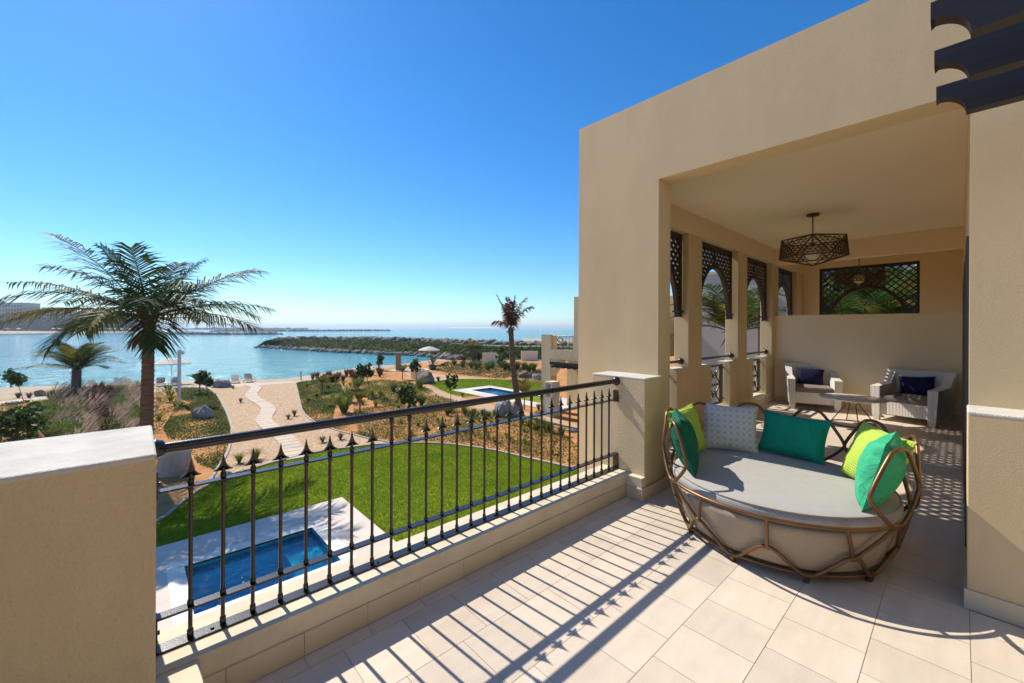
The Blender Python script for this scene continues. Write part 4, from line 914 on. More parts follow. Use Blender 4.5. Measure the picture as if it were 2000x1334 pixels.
def palm(name, label, base, crown, fr, leaf, r0, r1, mat=FR1, rings=30, curve_=0.0, wd=0.035, nl=44, hang=0.35, boots=10, boot=0.3, sparse=0.0, mats2=None, group=None, rr=0.02):
    """fr: list of (right, depth, up, length, droop)"""
    t = thing(name, label, 'palm', base, group=group); o = Vector(tuple(map(float, base))); c = Vector(tuple(map(float, crown))) - o
    ringed_trunk((0, 0, 0), c, r0, r1, rings, curve_).build('trunk', TRUNK, t)
    for i, f in enumerate(fr):
        m = mat if not mats2 or i % 3 else mats2
        frond(c + Vector((0, 0, -0.05)), V3(f[0], f[1], f[2]), f[3], f[4], leaf, nl=nl, wd=wd, hang=hang, seed=i+3, sparse=sparse, rr=rr).build('frond', m, t)
    if boots:
        b = MB(); r = np.random.default_rng(5)
        for i in range(boots):
            a = i*2.4; z = -0.05-0.65*boot*2*(i/boots); d = Vector((math.cos(a), math.sin(a), 0)); p0 = c + d*r1*0.7 + Vector((0, 0, z)); b.tube([p0, p0+d*boot*0.35+Vector((0, 0, boot*0.45)), p0+d*boot*(0.6+r.random()*0.5)+Vector((0, 0, boot*(0.5-r.random())))], [0.05*boot/0.3, 0.03*boot/0.3, 0.006], 5)
        b.build('leaf_bases', TRUNK, t)
    return t
BP = onz(284, 967+50, GZ); BP = atd(286, 650, 15.0); bp_base = (BP[0], BP[1], GZ); bp_top = atd(291, 618, 15.0)
big = [(-.80, .05, .92, 4.9, 0.42), (-.95, -.15, .55, 4.6, 0.50), (-.95, .25, .42, 4.7, 0.52), (-1, -.1, .24, 4.6, 0.42), (-.98, .3, .12, 4.3, 0.45),
       (-.22, -.35, .95, 2.7, 0.35), (-.1, .55, 1.0, 2.9, 0.5), (.16, -.4, .95, 2.7, 0.4), (.32, .4, 1.0, 2.8, 0.5), (.85, .1, .66, 4.2, 0.45), (.8, -.35, .5, 3.4, 0.7),
       (.98, .2, .36, 4.1, 0.48), (1.0, -.1, .20, 4.2, 0.52), (.55, -.7, .55, 3.4, 0.9), (-.5, -.75, .6, 3.6, 0.9), (.2, -.9, .45, 3.2, 1.2), (-.2, .9, .5, 3.8, 1.0), (.55, .75, .5, 3.8, 0.9),
       (-.6, .7, .5, 3.9, 0.9), (-.35, -.85, .3, 3.0, 1.4), (.6, -.6, .18, 3.2, 1.1), (-.72, -.55, .3, 3.8, 0.8), (.7, -.2, .75, 3.0, 0.9), (-.55, -.3, .8, 3.2, 0.8)]
tp = palm('coconut_palm', 'tall coconut palm with ringed trunk and wide green crown behind the parapet', bp_base, bp_top, big, 1.12, 0.215, 0.165, rings=34, wd=0.052, nl=46, hang=0.5, boots=16, boot=0.42, rr=0.03, mats2=FR2)
oo = Vector(tuple(map(float, bp_base))); cc = Vector(tuple(map(float, bp_top))) - oo
frond(cc + Vector((0, 0, -0.1)), V3(1, .05, .12), 3.5, 0.45, 0.42, nl=36, wd=0.03, hang=0.7, seed=77, rr=0.02).build('frond', FRD, tp)
for k, (a, bb) in enumerate(((-.7, -.6), (.7, -.6), (-.9, .2), (.5, .6), (.95, -.2), (-.3, -.9))): frond(cc + Vector((0, 0, -0.5)), V3(a, bb, -0.15), 0.75, 1.6, 0.4, nl=14, wd=0.04, hang=0.9, seed=90+k).build('dead_frond', FRD, tp)
def ringf(n, up0, L_, droop, j=0.15, seed=0, two=True):
    r = np.random.default_rng(seed); out = []
    for i in range(n):
        a = 2*math.pi*i/n*1.618*1.0; u = up0*(0.3+1.1*((i*0.37) % 1)); out.append((math.cos(a), math.sin(a), u, L_*(0.85+0.3*r.random()), droop*(0.8+0.4*r.random())))
    return out
sp = atd(148, 748, 29.0); sb = (sp[0], sp[1], GZ); st_ = atd(150, 722, 29.0)
palm('young_palm', 'short bushy palm on the beach edge behind the feather grasses', sb, st_, [(-1, -.1, .22, 4.0, .35), (-.9, .3, .3, 3.3, .5)] + ringf(26, 1.7, 2.6, 0.85, seed=3), 0.62, 0.30, 0.24, rings=10, wd=0.06, nl=34, boots=8, boot=0.3, mats2=FR2)
dp = G(1018, 812); dtop = atd(998, 640, depth(dp))
palm('dead_palm', 'leaning palm with a withered red brown crown beside the neighbouring pool', dp, dtop, [(-.35, 0, 1.0, 2.2, .35), (-.12, .1, 1, 1.9, .2), (.12, 0, 1, 2.0, .3), (.3, .1, 1.0, 2.1, .75), (.42, -.1, .9, 1.9, 1.0), (-.5, 0, .6, 1.2, 1.2), (.05, .2, 1, 1.7, .5), (-.2, -.2, 1, 1.5, .5)], 0.6, 0.21, 0.15, mat=FRD, rings=24, wd=0.05, nl=44, hang=0.75, boots=10, boot=0.28, sparse=0.1, rr=0.022, curve_=-0.15)
p3 = G(926, 704); palm('date_palm', 'small palm with orange outer fronds by the low garden wall near the beach', p3, atd(924, 681, depth(p3)), ringf(16, 1.2, 2.4, 1.1, seed=9) + [(-1, 0, .1, 2.3, .8), (-.9, .2, .25, 2.2, .9)], 0.6, 0.42, 0.36, mat=FR2, rings=8, wd=0.10, nl=26, boots=8, boot=0.4, mats2=FR1)
for i, (px, py, h, lab) in enumerate([(390, 768, 45, 'young upright palm sapling behind the leafy staked tree'), (630, 766, 38, 'young palm sapling on the orange bank beside the brown grasses'), (703, 806, 55, 'yellow tipped palm sapling beside the feathery light grass'), (786, 741, 34, 'young palm sapling beside the wooden shower post'), (1024, 800, 68, 'slim yellow green palm sapling beside the dead palm')]):
    b = G(px, py); k = mpp(b); H_ = h*k
    palm('palm_sapling', lab, b, b + np.array([0, 0, H_*0.42]), [(math.cos(a)*.6, math.sin(a)*.6, 1, H_*0.66, 0.9) for a in np.linspace(0, 5.6, 9)], H_*0.17, 0.05, 0.035, mat=(FR2 if i != 0 else FR1), rings=5, wd=0.05, nl=20, boots=0, hang=0.2, rr=0.012)

def leafy(name, label, base_px, crown_px, rx, ry, nleaf, mat=LEAF, lsize=0.10, group=None, cat='tree', stem=0.025):
    b = G(*base_px); k = mpp(b); d = depth(b); t = thing(name, label, cat, b, group=group); o = Vector(tuple(map(float, b)))
    c = Vector(tuple(map(float, atd(*crown_px, d)))) - o; rx, ry = rx*k, ry*k; r = np.random.default_rng(int(base_px[0]))
    br = MB(); br.tube([(0, 0, 0), (c*0.5)+Vector((0.03, 0, 0)), c + Vector((0, 0, ry*0.4))], [stem, stem*0.8, stem*0.3], 6)
    cl_ = []
    for i in range(9):
        u = r.normal(size=3); u /= np.linalg.norm(u); e = c + Vector((u[0]*rx*.75, u[1]*rx*.75, u[2]*ry*.75)); cl_.append(e); br.tube([c + Vector((0, 0, -ry*0.6)), e], [stem*0.45, stem*0.15], 4)
    br.build('trunk', BARK, t)
    V = []; 
    for i in range(nleaf):
        e = cl_[i % 9]; p = np.array(e) + r.normal(size=3)*np.array([rx, rx, ry])*0.30; nr = r.normal(size=3); nr[2] = abs(nr[2])+.4; nr /= np.linalg.norm(nr); tt = np.cross(nr, r.normal(size=3)); tt /= np.linalg.norm(tt); bb = np.cross(nr, tt); s = lsize*(0.6+0.7*r.random())
        for q in range(6): a = q*math.pi/3; V.append(p + tt*s*math.cos(a) + bb*s*0.8*math.sin(a) + nr*s*0.15*math.cos(2*a))
    npmesh('crown', V, np.arange(6*nleaf).reshape(-1, 6), mat, t); return t
leafy('staked_tree', 'slender leafy tree on a leaning stem at the far left beach path', (46, 783), (28, 737), 14, 15, 150, lsize=0.16)
leafy('staked_tree', 'leafy sapling with thin leaning stem above the grey boulder', (411, 793), (399, 741), 12, 17, 170, lsize=0.14)
leafy('staked_tree', 'broad leaved tree with bushy head in the middle of the planted bank', (722, 773), (714, 723), 14, 13, 190, lsize=0.15)
leafy('staked_tree', 'thin leafy sapling on the sand left of the wooden post', (741, 723), (740, 701), 6, 11, 90, lsize=0.22)
leafy('staked_tree', 'leafy sapling in front of the beige round fire pit wall', (813, 743), (812, 715), 10, 11, 130, lsize=0.16)
leafy('staked_tree', 'small leafy tree beside the curved lawn and the neighbouring pool', (880, 786), (880, 744), 11, 14, 150, lsize=0.11)
leafy('staked_tree', 'two tiered leafy sapling in front of the low beach wall', (977, 712), (976, 683), 8, 7, 80, lsize=0.22)
leafy('leafy_shrub', 'round dark leaved shrub on the orange bank above the railing', (797, 800), (798, 772), 20, 19, 300, lsize=0.12, cat='shrub', stem=0.04)
leafy('leafy_shrub', 'dark leaved shrub on the sand at the low beach wall', (978, 716), (978, 703), 8, 9, 110, lsize=0.2, cat='shrub')
leafy('leafy_shrub', 'large dark leaved shrub at the parapet\'s far end of the orange bed', (30, 905), (20, 838), 40, 26, 320, lsize=0.12, cat='shrub', stem=0.04)
leafy('leafy_shrub', 'dark leaved shrub just behind the large shrub on the orange bed', (45, 850), (45, 812), 24, 18, 240, lsize=0.13, cat='shrub', stem=0.04)
leafy('leafy_shrub', 'light green shrub beside the feather grasses on the orange bed', (62, 825), (64, 800), 18, 14, 180, mat=LEAF2, lsize=0.12, cat='shrub')

def tussock(name, n, h, spread, wd, mat, plume=None, np_=0, seed=0):
    r = np.random.default_rng(seed); V, Fc = [], []
    for i in range(n):
        a = r.random()*6.283; L_ = h*(0.6+0.5*r.random()); s = spread*(0.2+0.9*r.random()); p0 = np.array([math.cos(a), math.sin(a), 0])*0.10*h*r.random(); dv = np.array([math.cos(a), math.sin(a), 0]); w_ = np.array([-math.sin(a), math.cos(a), 0])*wd/2
        p1 = p0 + dv*s*0.35*L_ + np.array([0, 0, 0.62*L_]); p2 = p0 + dv*s*L_ + np.array([0, 0, (0.95-0.35*s)*L_]); o = len(V)
        V += [p0-w_, p0+w_, p1+w_*0.8, p1-w_*0.8, p2]; Fc += [(o, o+1, o+2, o+3), (o+3, o+2, o+4, o+4)]
    b = MB(); b.add(V, [f if f[2] != f[3] else f[:3] for f in Fc]); pl = None
    if plume:
        pl = MB()
        for i in range(np_):
            a = r.random()*6.283; L_ = h*(0.95+0.35*r.random()); s = 0.35*r.random(); lean = np.array([0.30, -0.12, 0]); dv = np.array([math.cos(a), math.sin(a), 0])*s + lean*(0.6+0.8*r.random())
            p1 = dv*L_*0.55 + np.array([0, 0, 0.80*L_]); p2 = dv*L_*1.0 + np.array([0, 0, 1.02*L_]); ax = p2-p1; ax /= np.linalg.norm(ax); q = np.cross(ax, [0.3, 0.8, 0.1]); q /= np.linalg.norm(q); q2 = np.cross(ax, q)
            for w3 in (q*0.008, q2*0.008): pl.add([p1-w3*.5, p1+w3*.5, (p1+p2)/2+w3, p2, (p1+p2)/2-w3], [(0, 1, 2, 3, 4)])
    return b, pl
GG = leafmat('tussock_green', (0.10, 0.15, 0.022), (0.06, 0.10, 0.018)); GGL = leafmat('tussock_light', (0.17, 0.22, 0.03), (0.11, 0.16, 0.025)); RED = leafmat('tussock_red', (0.13, 0.045, 0.025), (0.085, 0.03, 0.02)); PINK = leafmat('pink_plume', (0.54, 0.40, 0.32), (0.44, 0.32, 0.26), trans=0.5); DRY = leafmat('tussock_dry', (0.20, 0.12, 0.07), (0.13, 0.08, 0.05))
PR = {}
def proto_t(kind, n, h, spread, wd, mat, plume=None, np_=0):
    for v in range(2):
        b, pl = tussock(kind, n, h, spread, wd, mat, plume, np_, seed=v+hash(kind) % 7 if False else v+len(kind))
        root = b.build(kind, mat) if pl is None else None
        if pl is not None:
            root = bpy.data.objects.new(kind, None); col.objects.link(root); b.build('leaves', mat, root); pl.build('plumes', plume, root)
        PR[(kind, v)] = [root, False]
def put(kind, x, y, s, label, group, cat='grass clump'):
    v = random.randrange(2); rec = PR[(kind, v)]
    o = rec[0] if not rec[1] else copy_tree(rec[0]); rec[1] = True
    o.location = (float(x), float(y), float(ground_z(x, y))); o.rotation_euler = (0, 0, random.uniform(-0.5, 0.5) if kind == 'plume_tussock' else random.random()*6.28); o.scale = (s, s, s*random.uniform(0.9, 1.1)); tag(o, label, cat, group)
proto_t('plume_tussock', 200, 0.95, 0.95, 0.022, GGL, PINK, 20); proto_t('red_tussock', 150, 0.75, 0.9, 0.025, RED); proto_t('green_tussock', 140, 0.6, 1.0, 0.022, GG); proto_t('light_tussock', 160, 0.8, 1.0, 0.02, GGL)
proto_t('dry_tussock', 110, 0.55, 1.1, 0.022, DRY); proto_t('shoot_plant', 34, 0.35, 1.3, 0.05, GC2)
def bed(kind, poly_px, step, s, label, group):
    P = np.array(PX(poly_px)); lo, hi = P.min(0), P.max(0)
    for x in np.arange(lo[0], hi[0], step):
        for y in np.arange(lo[1], hi[1], step):
            q = np.array([x, y]) + rng.normal(0, step*0.22, 2)
            if inpoly(q[:1], q[1:], [tuple(p) for p in P])[0]: put(kind, q[0], q[1], s*random.uniform(0.85, 1.15), label, group)
bed('plume_tussock', [(96, 778), (186, 772), (186, 880), (176, 960), (110, 960), (92, 860)], 0.92, 1.15, 'tuft of pink plumed feather grass in the bed left of the red grass strip', 'feather grasses left of the red strip')
bed('plume_tussock', [(214, 769), (274, 765), (282, 830), (268, 930), (215, 940), (212, 850)], 0.92, 1.2, 'tuft of pink plumed feather grass between the red grass strip and the tall palm', 'feather grasses beside the tall palm')
bed('red_tussock', [(187, 776), (211, 774), (211, 860), (200, 930), (178, 930), (186, 850)], 0.6, 1.75, 'tuft of dark red grass in the strip between the feather grasses', 'red grasses between the feather grasses')
bed('shoot_plant', [(306, 757), (350, 760), (366, 788), (330, 806), (312, 838), (300, 838)], 1.35, 1.5, 'yellow green seedling planted in a row beside the tall palm', 'seedlings beside the tall palm')
bed('shoot_plant', [(60, 800), (92, 790), (98, 850), (80, 900), (50, 900)], 1.3, 1.4, 'yellow green seedling beside the feather grass bed on orange soil', 'seedlings beside the feather grasses')
bed('shoot_plant', [(780, 822), (860, 815), (1000, 828), (1110, 868), (1125, 895), (1040, 885), (950, 862), (860, 856), (800, 850)], 1.15, 1.0, 'yellow green seedling in the orange bed above the lawn edge', 'seedlings in the orange bed above the lawn')
bed('shoot_plant', [(590, 756), (650, 742), (690, 755), (740, 760), (760, 790), (700, 800), (640, 800), (600, 790)], 1.7, 1.6, 'yellow green seedling on the planted bank right of the gravel garden', 'seedlings on the bank right of the gravel')
bed('light_tussock', [(690, 770), (760, 755), (780, 790), (720, 800)], 2.4, 0.9, 'light green grass tuft between the sapling and the round shrub', 'grass tufts before the round shrub')
bed('green_tussock', [(862, 803), (930, 806), (1010, 818), (1010, 824), (930, 818), (865, 812)], 0.85, 0.9, 'green grass tuft in the row along the path below the big boulder', 'grass tufts below the big boulder')
bed('green_tussock', [(1010, 826), (1060, 832), (1130, 860), (1130, 872), (1060, 850), (1010, 836)], 0.8, 1.0, 'green grass tuft in the row near the neighbouring villa path', 'grass tufts near the neighbouring path')
bed('green_tussock', [(870, 712), (950, 715), (1058, 722), (1058, 729), (950, 724), (875, 719)], 2.0, 2.3, 'green grass clump in the bank beyond the curved lawn', 'grass clumps beyond the curved lawn')
bed('green_tussock', [(1015, 699), (1057, 699), (1057, 705), (1015, 704)], 2.6, 2.3, 'grass clump beside the low beach wall', 'grass clumps by the beach wall')
bed('red_tussock', [(600, 741), (655, 735), (700, 733), (708, 741), (670, 748), (620, 745)], 1.2, 1.3, 'brown red grass clump on the bank edge beside the beach path', 'brown grasses on the bank edge')
bed('red_tussock', [(715, 735), (752, 726), (765, 731), (735, 742)], 1.3, 1.2, 'brown red grass clump behind the bushy headed tree', 'brown grasses behind the tree')
bed('red_tussock', [(882, 708), (905, 704), (940, 703), (940, 706), (905, 709)], 1.9, 1.6, 'brown red grass clump at the foot of the small orange palm', 'brown grasses by the orange palm')
for i, (kind, px, py, s, lab) in enumerate([('light_tussock', 672, 806, 2.1, 'big feathery light green grass clump above the railing'), ('light_tussock', 682, 785, 1.9, 'feathery light green grass clump in the middle of the bank'), ('light_tussock', 697, 762, 1.9, 'feathery light green grass clump beside the bushy tree'), ('light_tussock', 706, 746, 1.7, 'feathery light green grass clump near the brown grasses'),
        ('green_tussock', 770, 767, 1.8, 'green grass clump left of the round shrub'), ('light_tussock', 820, 760, 1.6, 'light grass clump right of the round shrub'), ('green_tussock', 823, 792, 1.7, 'green grass clump below the boulder path'), ('green_tussock', 856, 745, 1.0, 'small grass clump beside the dark boulder'),
        ('light_tussock', 500, 897, 0.75, 'yellow green grass tuft in the gravel beside the slabs'), ('light_tussock', 467, 904, 0.6, 'smaller yellow green grass tuft in the gravel'), ('dry_tussock', 630, 864, 0.75, 'dry brown grass tuft in the gravel right of the slabs'), ('dry_tussock', 665, 858, 0.75, 'dry brown grass tuft near the gravel kerb'),
        ('dry_tussock', 470, 786, 0.7, 'dry seedling in the gravel left of the slabs'), ('dry_tussock', 563, 818, 0.7, 'dry seedling in the gravel right of the slabs'), ('dry_tussock', 575, 812, 0.8, 'larger dry seedling in the gravel right of the slabs'), ('dry_tussock', 903, 775, 0.7, 'dry grass tuft beside the neighbouring pool deck'), ('light_tussock', 1052, 801, 0.7, 'light grass tuft at the foot of the neighbouring villa'),
        ('dry_tussock', 57, 777, 1.1, 'dark dry grass clump on the beach path edge'), ('green_tussock', 36, 776, 0.9, 'small green grass clump on the beach path edge'), ('dry_tussock', 455, 759, 0.7, 'dry tuft beside the flat boulder')]):
    q = G(px, py); put(kind, q[0], q[1], s, lab, None)
for (k, v), rec in list(PR.items()):
    if not rec[1]:
        for c in list(rec[0].children): bpy.data.objects.remove(c)
        bpy.data.objects.remove(rec[0])

# ================================================================== boulders
def boulder(label, px, py, wpx, hpx, seed, mat=ROCKM, asp=0.8):
    b = G(px, py); k = mpp(b); V, Fc = hull_rock(seed, 26, (1, 1, 1)); V = V/np.abs(V).max(0); w_, h_ = wpx*k/2, hpx*k
    V = V*np.array([w_, w_*asp, h_*0.72]); a = R(-42.5) ; c, s = math.cos(a), math.sin(a); V = V @ np.array([[c, s, 0], [-s, c, 0], [0, 0, 1]]); V[:, 2] += h_*0.28
    bm = bmesh.new(); vv = [bm.verts.new(tuple(p)) for p in V]
    for f in Fc: bm.faces.new([vv[i] for i in f])
    bmesh.ops.subdivide_edges(bm, edges=list(bm.edges), cuts=3, use_grid_fill=True); r = np.random.default_rng(seed); ph = r.random(6)*6.28
    for v in bm.verts:
        c_ = v.co / w_; n3 = math.sin(5*c_.x+3*c_.z+ph[0])*math.sin(6*c_.y+ph[1])*math.sin(7*c_.z+2*c_.x+ph[2]) + 0.6*abs(math.sin(9*c_.x-7*c_.z+ph[3]))
        v.co += v.co.normalized()*0.075*w_*n3 + Vector(tuple(r.normal(0, 0.02*w_, 3)))
    bmesh.ops.triangulate(bm, faces=bm.faces); bm.verts.index_update()
    o = MB().add([v.co for v in bm.verts], [[v.index for v in f.verts] for f in bm.faces]).build('boulder', mat, label=label, cat='boulder'); bm.free(); o.location = tuple(map(float, b)); return o
boulder('grey angular boulder on the green creeper left of the gravel', 397, 817, 38, 27, 3)
boulder('flat long boulder at the top of the gravel garden', 433, 756, 42, 15, 5, asp=0.6)
boulder('large grey boulder in the shade beside the parapet end', 338, 925, 66, 62, 8)
boulder('dark boulder where the garden paths meet', 832, 748, 36, 22, 11, mat=ROCKP)
boulder('big split boulder in front of the dead palm', 983, 813, 42, 34, 13); boulder('smaller half of the split boulder in front of the dead palm', 1008, 812, 26, 33, 17)
boulder('dark flat topped boulder behind the curved lawn', 1028, 737, 30, 13, 19, mat=ROCKP); boulder('pale boulder behind the curved lawn next to the neighbouring villa', 1048, 742, 20, 15, 23)
boulder('small dark rock behind the beach path', 78, 772, 18, 12, 29, mat=ROCKP)
#PART5
# ================================================================== beach furniture
WHITE = M('white_paint', (0.72, 0.70, 0.66), (0.66, 0.64, 0.60), rough=0.6, scale=4); CANV = leafmat('white_canvas', (0.78, 0.76, 0.72), (0.72, 0.70, 0.66), trans=0.35, rnd=0); NAVYF = M('navy_towel', (0.03, 0.06, 0.14), rough=0.8, scale=6); TIMB = M('weathered_timber', (0.30, 0.20, 0.12), (0.23, 0.15, 0.09), rough=0.8, scale=4, stretch=(1, 1, 0.2))
def bz(px, py):
    """point on garden or beach under a pixel"""
    p = G(px, py)
    for _ in range(12): p = onz(px, py, ground_z(p[0], p[1]))
    return p
def parasol(label, px, py, wpx, top, rz=0.0):
    b = bz(px, py); k = mpp(b); t = thing('parasol', label, 'parasol', b); Rr = wpx*k/2; H_ = (py-top)*k
    MB().lathe([(0.3, 0), (0.3, 0.06), (0.05, 0.09)], n=16).build('base', WHITE, t)
    MB().tube([(0, 0, 0.05), (0, 0, H_)], 0.03, 8).build('pole', WHITE, t)
    c = MB(); n = 8; ring = [(Rr*math.cos(2*math.pi*i/n), Rr*math.sin(2*math.pi*i/n), H_*0.80) for i in range(n)]; mid = [(x*0.5, y*0.5, H_*0.93) for x, y, _ in ring]; ap = [(0, 0, H_*0.985)]
    vs_ = ring + mid + ap + [(x, y, z-0.12) for x, y, z in ring]
    c.add(vs_, [(i, (i+1) % n, n+(i+1) % n, n+i) for i in range(n)] + [(n+i, n+(i+1) % n, 2*n) for i in range(n)] + [(2*n+1+i, 2*n+1+(i+1) % n, (i+1) % n, i) for i in range(n)]); c.build('canopy', CANV, t)
    for i in range(n): MB().tube([(0, 0, H_*0.70), (ring[i][0]*0.6, ring[i][1]*0.6, H_*0.895)], 0.012, 4).build('rib', WHITE, t)
    MB().tube([(0, 0, H_*0.985), (0, 0, H_*1.02)], 0.03, 6).build('finial', WHITE, t)
parasol('white beach parasol beside the floodlight post', 335, 752, 62, 698)
parasol('white beach parasol near the green peninsula', 838, 712, 42, 676)
def lounger(label, px, py, towel, az=0.0):
    b = bz(px, py); t = thing('beach_lounger', label, 'lounger', b, math.atan2(b[1], b[0])-math.pi/2+az)
    for y in (-0.3, 0.3): MB().box((-0.02+0, y-0.02, 0), (0.02, y+0.02, 0), ) if False else None
    f = MB(); f.box((-0.34, -0.65, 0.26), (-0.29, 1.2, 0.32)); f.box((0.29, -0.65, 0.26), (0.34, 1.2, 0.32)); f.box((-0.29, -0.65, 0.26), (0.29, -0.60, 0.32)); f.box((-0.29, 1.15, 0.26), (0.29, 1.2, 0.32)); f.build('frame', WHITE, t)
    for x in (-0.315, 0.315):
        for y in (-0.55, 1.1): MB().box((x-0.025, y-0.025, 0), (x+0.025, y+0.025, 0.26)).build('leg', WHITE, t)
    MB().box((-0.288, 0.0, 0.30), (0.288, 1.14, 0.38), bev=0.02).build('seat_pad', CANV, t)
    q = MB().box((-0.31, -0.72, 0), (0.31, 0, 0.08), bev=0.02); q.xform(Matrix.Translation((0, 0, 0.30)) @ Matrix.Rotation(R(-42), 4, 'X')); q.build('backrest', CANV, t)
    if towel:
        q = MB().box((-0.315, -0.75, 0.081), (0.315, -0.25, 0.11), bev=0.01); q.xform(Matrix.Translation((0, 0, 0.30)) @ Matrix.Rotation(R(-42), 4, 'X')); q.build('towel', NAVYF, t)
    for x in (-0.34, 0.30): MB().box((x, -0.25, 0.5), (x+0.04, 0.35, 0.53)).build('armrest', WHITE, t)
lounger('lounger with dark towel left of the beach parasol pole', 314, 755, True); lounger('lounger right of the beach parasol pole behind the post', 343, 754, True, 0.2); lounger('lounger behind the flat boulder at the top of the gravel', 459, 749, False); lounger('lounger with blue towel at the top of the slab path', 486, 747, True, -0.2)
b = bz(327, 756); t = thing('side_table', 'small white side table between the beach loungers', 'table', b)
MB().box((-0.25, -0.25, 0.40), (0.25, 0.25, 0.44)).build('table_top', WHITE, t)
for x in (-.2, .2):
    for y in (-.2, .2): MB().box((x-.02, y-.02, 0), (x+.02, y+.02, .4)).build('leg', WHITE, t)
b = G(350, 788); k = mpp(b); t = thing('floodlight_post', 'tall white floodlight post on the orange bank', 'lamp post', b, R(-42.5))
MB().box((-0.07, -0.07, 0), (0.07, 0.07, 104*k)).build('post', WHITE, t); MB().box((-0.16, -0.16, 0), (0.16, 0.16, 0.04)).build('base_plate', WHITE, t)
MB().box((0.075, -0.10, 96*k), (0.26, 0.10, 102*k)).build('floodlight', WHITE, t); MB().box((-0.09, -0.09, 104*k), (0.09, 0.09, 105*k)).build('post_cap', WHITE, t)
b = bz(778, 724); k = mpp(b); t = thing('shower_post', 'square timber beach shower post on a low plinth', 'shower', b, R(-42.5)); MB().box((-0.26, -0.26, 0.06), (0.26, 0.26, 34*k)).build('post', TIMB, t); MB().box((-0.28, -0.28, 34*k), (0.28, 0.28, 35*k)).build('cap', TIMB, t); MB().box((-1.0, -1.0, 0), (1.0, 1.0, 0.06)).build('plinth', PATHM, t)
MB().tube([(0.27, 0, 1.9), (0.45, 0, 1.95), (0.45, 0, 1.85)], 0.02, 6).build('shower_head', IRON, t)
b = bz(820, 738); t = thing('fire_pit', 'round beige masonry wall where the garden paths meet', 'wall', b)
MB().lathe([(0.95, 0), (0.95, 0.80), (1.0, 0.82), (1.0, 0.88), (0.75, 0.88), (0.75, 0.1)], n=28).build('ring_wall', PLASTER, t); MB().lathe([(0.74, 0.0), (0.74, 0.55), (0.01, 0.55)], n=20).build('infill', ROCKP, t)
b = bz(845, 722); t = thing('planter', 'dark round pot with spiky agave beside the masonry ring', 'planter', b); MB().lathe([(0.38, 0), (0.5, 0.5), (0.52, 0.62), (0.46, 0.62), (0.4, 0.5)], n=18).build('pot', M('dark_pot', (0.06, 0.055, 0.05), rough=0.6), t)
q = MB()
for i in range(26):
    a = i*2.4; e = 0.35+1.0*((i*0.31) % 1); d = Vector((math.cos(a)*math.cos(e), math.sin(a)*math.cos(e), math.sin(e))); s_ = Vector((-math.sin(a), math.cos(a), 0))*0.06; p0 = Vector((0, 0, .6)); q.add([p0-s_*.6, p0+s_*.6, p0+d*.6+s_, p0+d*1.2, p0+d*.6-s_], [(0, 1, 2, 3, 4)])
q.build('leaves', LEAF2, t)
w0, w1 = bz(942, 709), bz(972, 708); wv = w1-w0
for i, (a, c_, lab, h) in enumerate(((942, 973, 'low beige garden wall left of the dead palm', 0.9), (1018, 1050, 'low beige garden wall right of the dead palm', 0.9))):
    p, q_ = bz(a, 709 if i == 0 else 704), bz(c_, 709 if i == 0 else 704); L_ = float(np.linalg.norm(q_-p)); t = thing('garden_wall', lab, 'wall', (p+q_)/2, math.atan2(q_[1]-p[1], q_[0]-p[0]))
    MB().box((-L_/2, -0.2, -0.1), (L_/2, 0.2, h*1.6)).build('wall_body', PLASTER, t); MB().box((-L_/2-0.04, -0.24, h*1.6), (L_/2+0.04, 0.24, h*1.6+0.08)).build('wall_top', SUNTOP, t)
lounger('white lounger beyond the low garden wall on the beach', 988, 701, True, 0.4); lounger('white lounger next to the dead palm on the far beach', 997, 700, False, 0.5)
b = bz(590, 747); t = thing('path_bollard', 'short dark bollard light at the corner of the beach path', 'bollard', G(588, 743)); MB().tube([(0, 0, 0), (0, 0, 0.85)], 0.05, 8).build('post', TIMB, t); MB().tube([(0, 0, 0.85), (0, 0, 0.98)], 0.065, 8).build('lamp_head', WHITE, t)

# ================================================================== neighbouring villa
NX = 19.4
def ny(px): return float(onx(px, 700, NX)[1])
def nz_(px, py): return float(onx(px, py, NX)[2])
nb = thing('neighbour_villa', 'cream neighbouring villa with a railed balcony over an arched ground floor opening', 'villa', (NX, 17, GZ)); NO = Matrix.Translation((-NX, -17, -GZ))
def nbx(lo, hi, name, mat=STUCCO, parent=None): return MB().box(lo, hi).xform(NO).build(name, mat, parent or nb)
Y0, Y1, Y2, Y3 = ny(1057.5), ny(1075), ny(1119), ny(1150); zt, zs = nz_(1066, 653), nz_(1095, 683); zl = nz_(1090, 702)
nbx((NX, Y1, GZ), (NX+0.6, Y0, zt), 'corner_pier'); nbx((NX, Y0-0.02+0.021, GZ), (NX+0.001, Y0+0.02, GZ+0.01), 'footing') if False else None
nbx((NX+0.001, Y2-3, zl), (NX+0.35, Y1-0.001, zs), 'balcony_parapet'); nbx((NX+0.351, Y2-3, zl+0.1), (NX+5, Y0, zs-0.3), 'balcony_floor', DECK)
nbx((NX+0.002, Y3-0.5, zs+0.001), (NX+0.5, Y2, zt-0.02), 'parapet_stub'); nbx((NX+0.7, Y3-3, zs-0.3), (NX+8, float(onx(1121, 600, NX+0.7)[1]), nz_(1121, 581)+0.1), 'upper_block')
nbx((NX+2.2, Y3-2, GZ), (NX+2.5, ny(1087)+1.0, zl+0.099), 'ground_floor_wall'); nbx((NX+0.4, Y1+0.0, GZ), (NX+0.401, Y1+0.001, GZ+0.01), 'threshold') if False else None
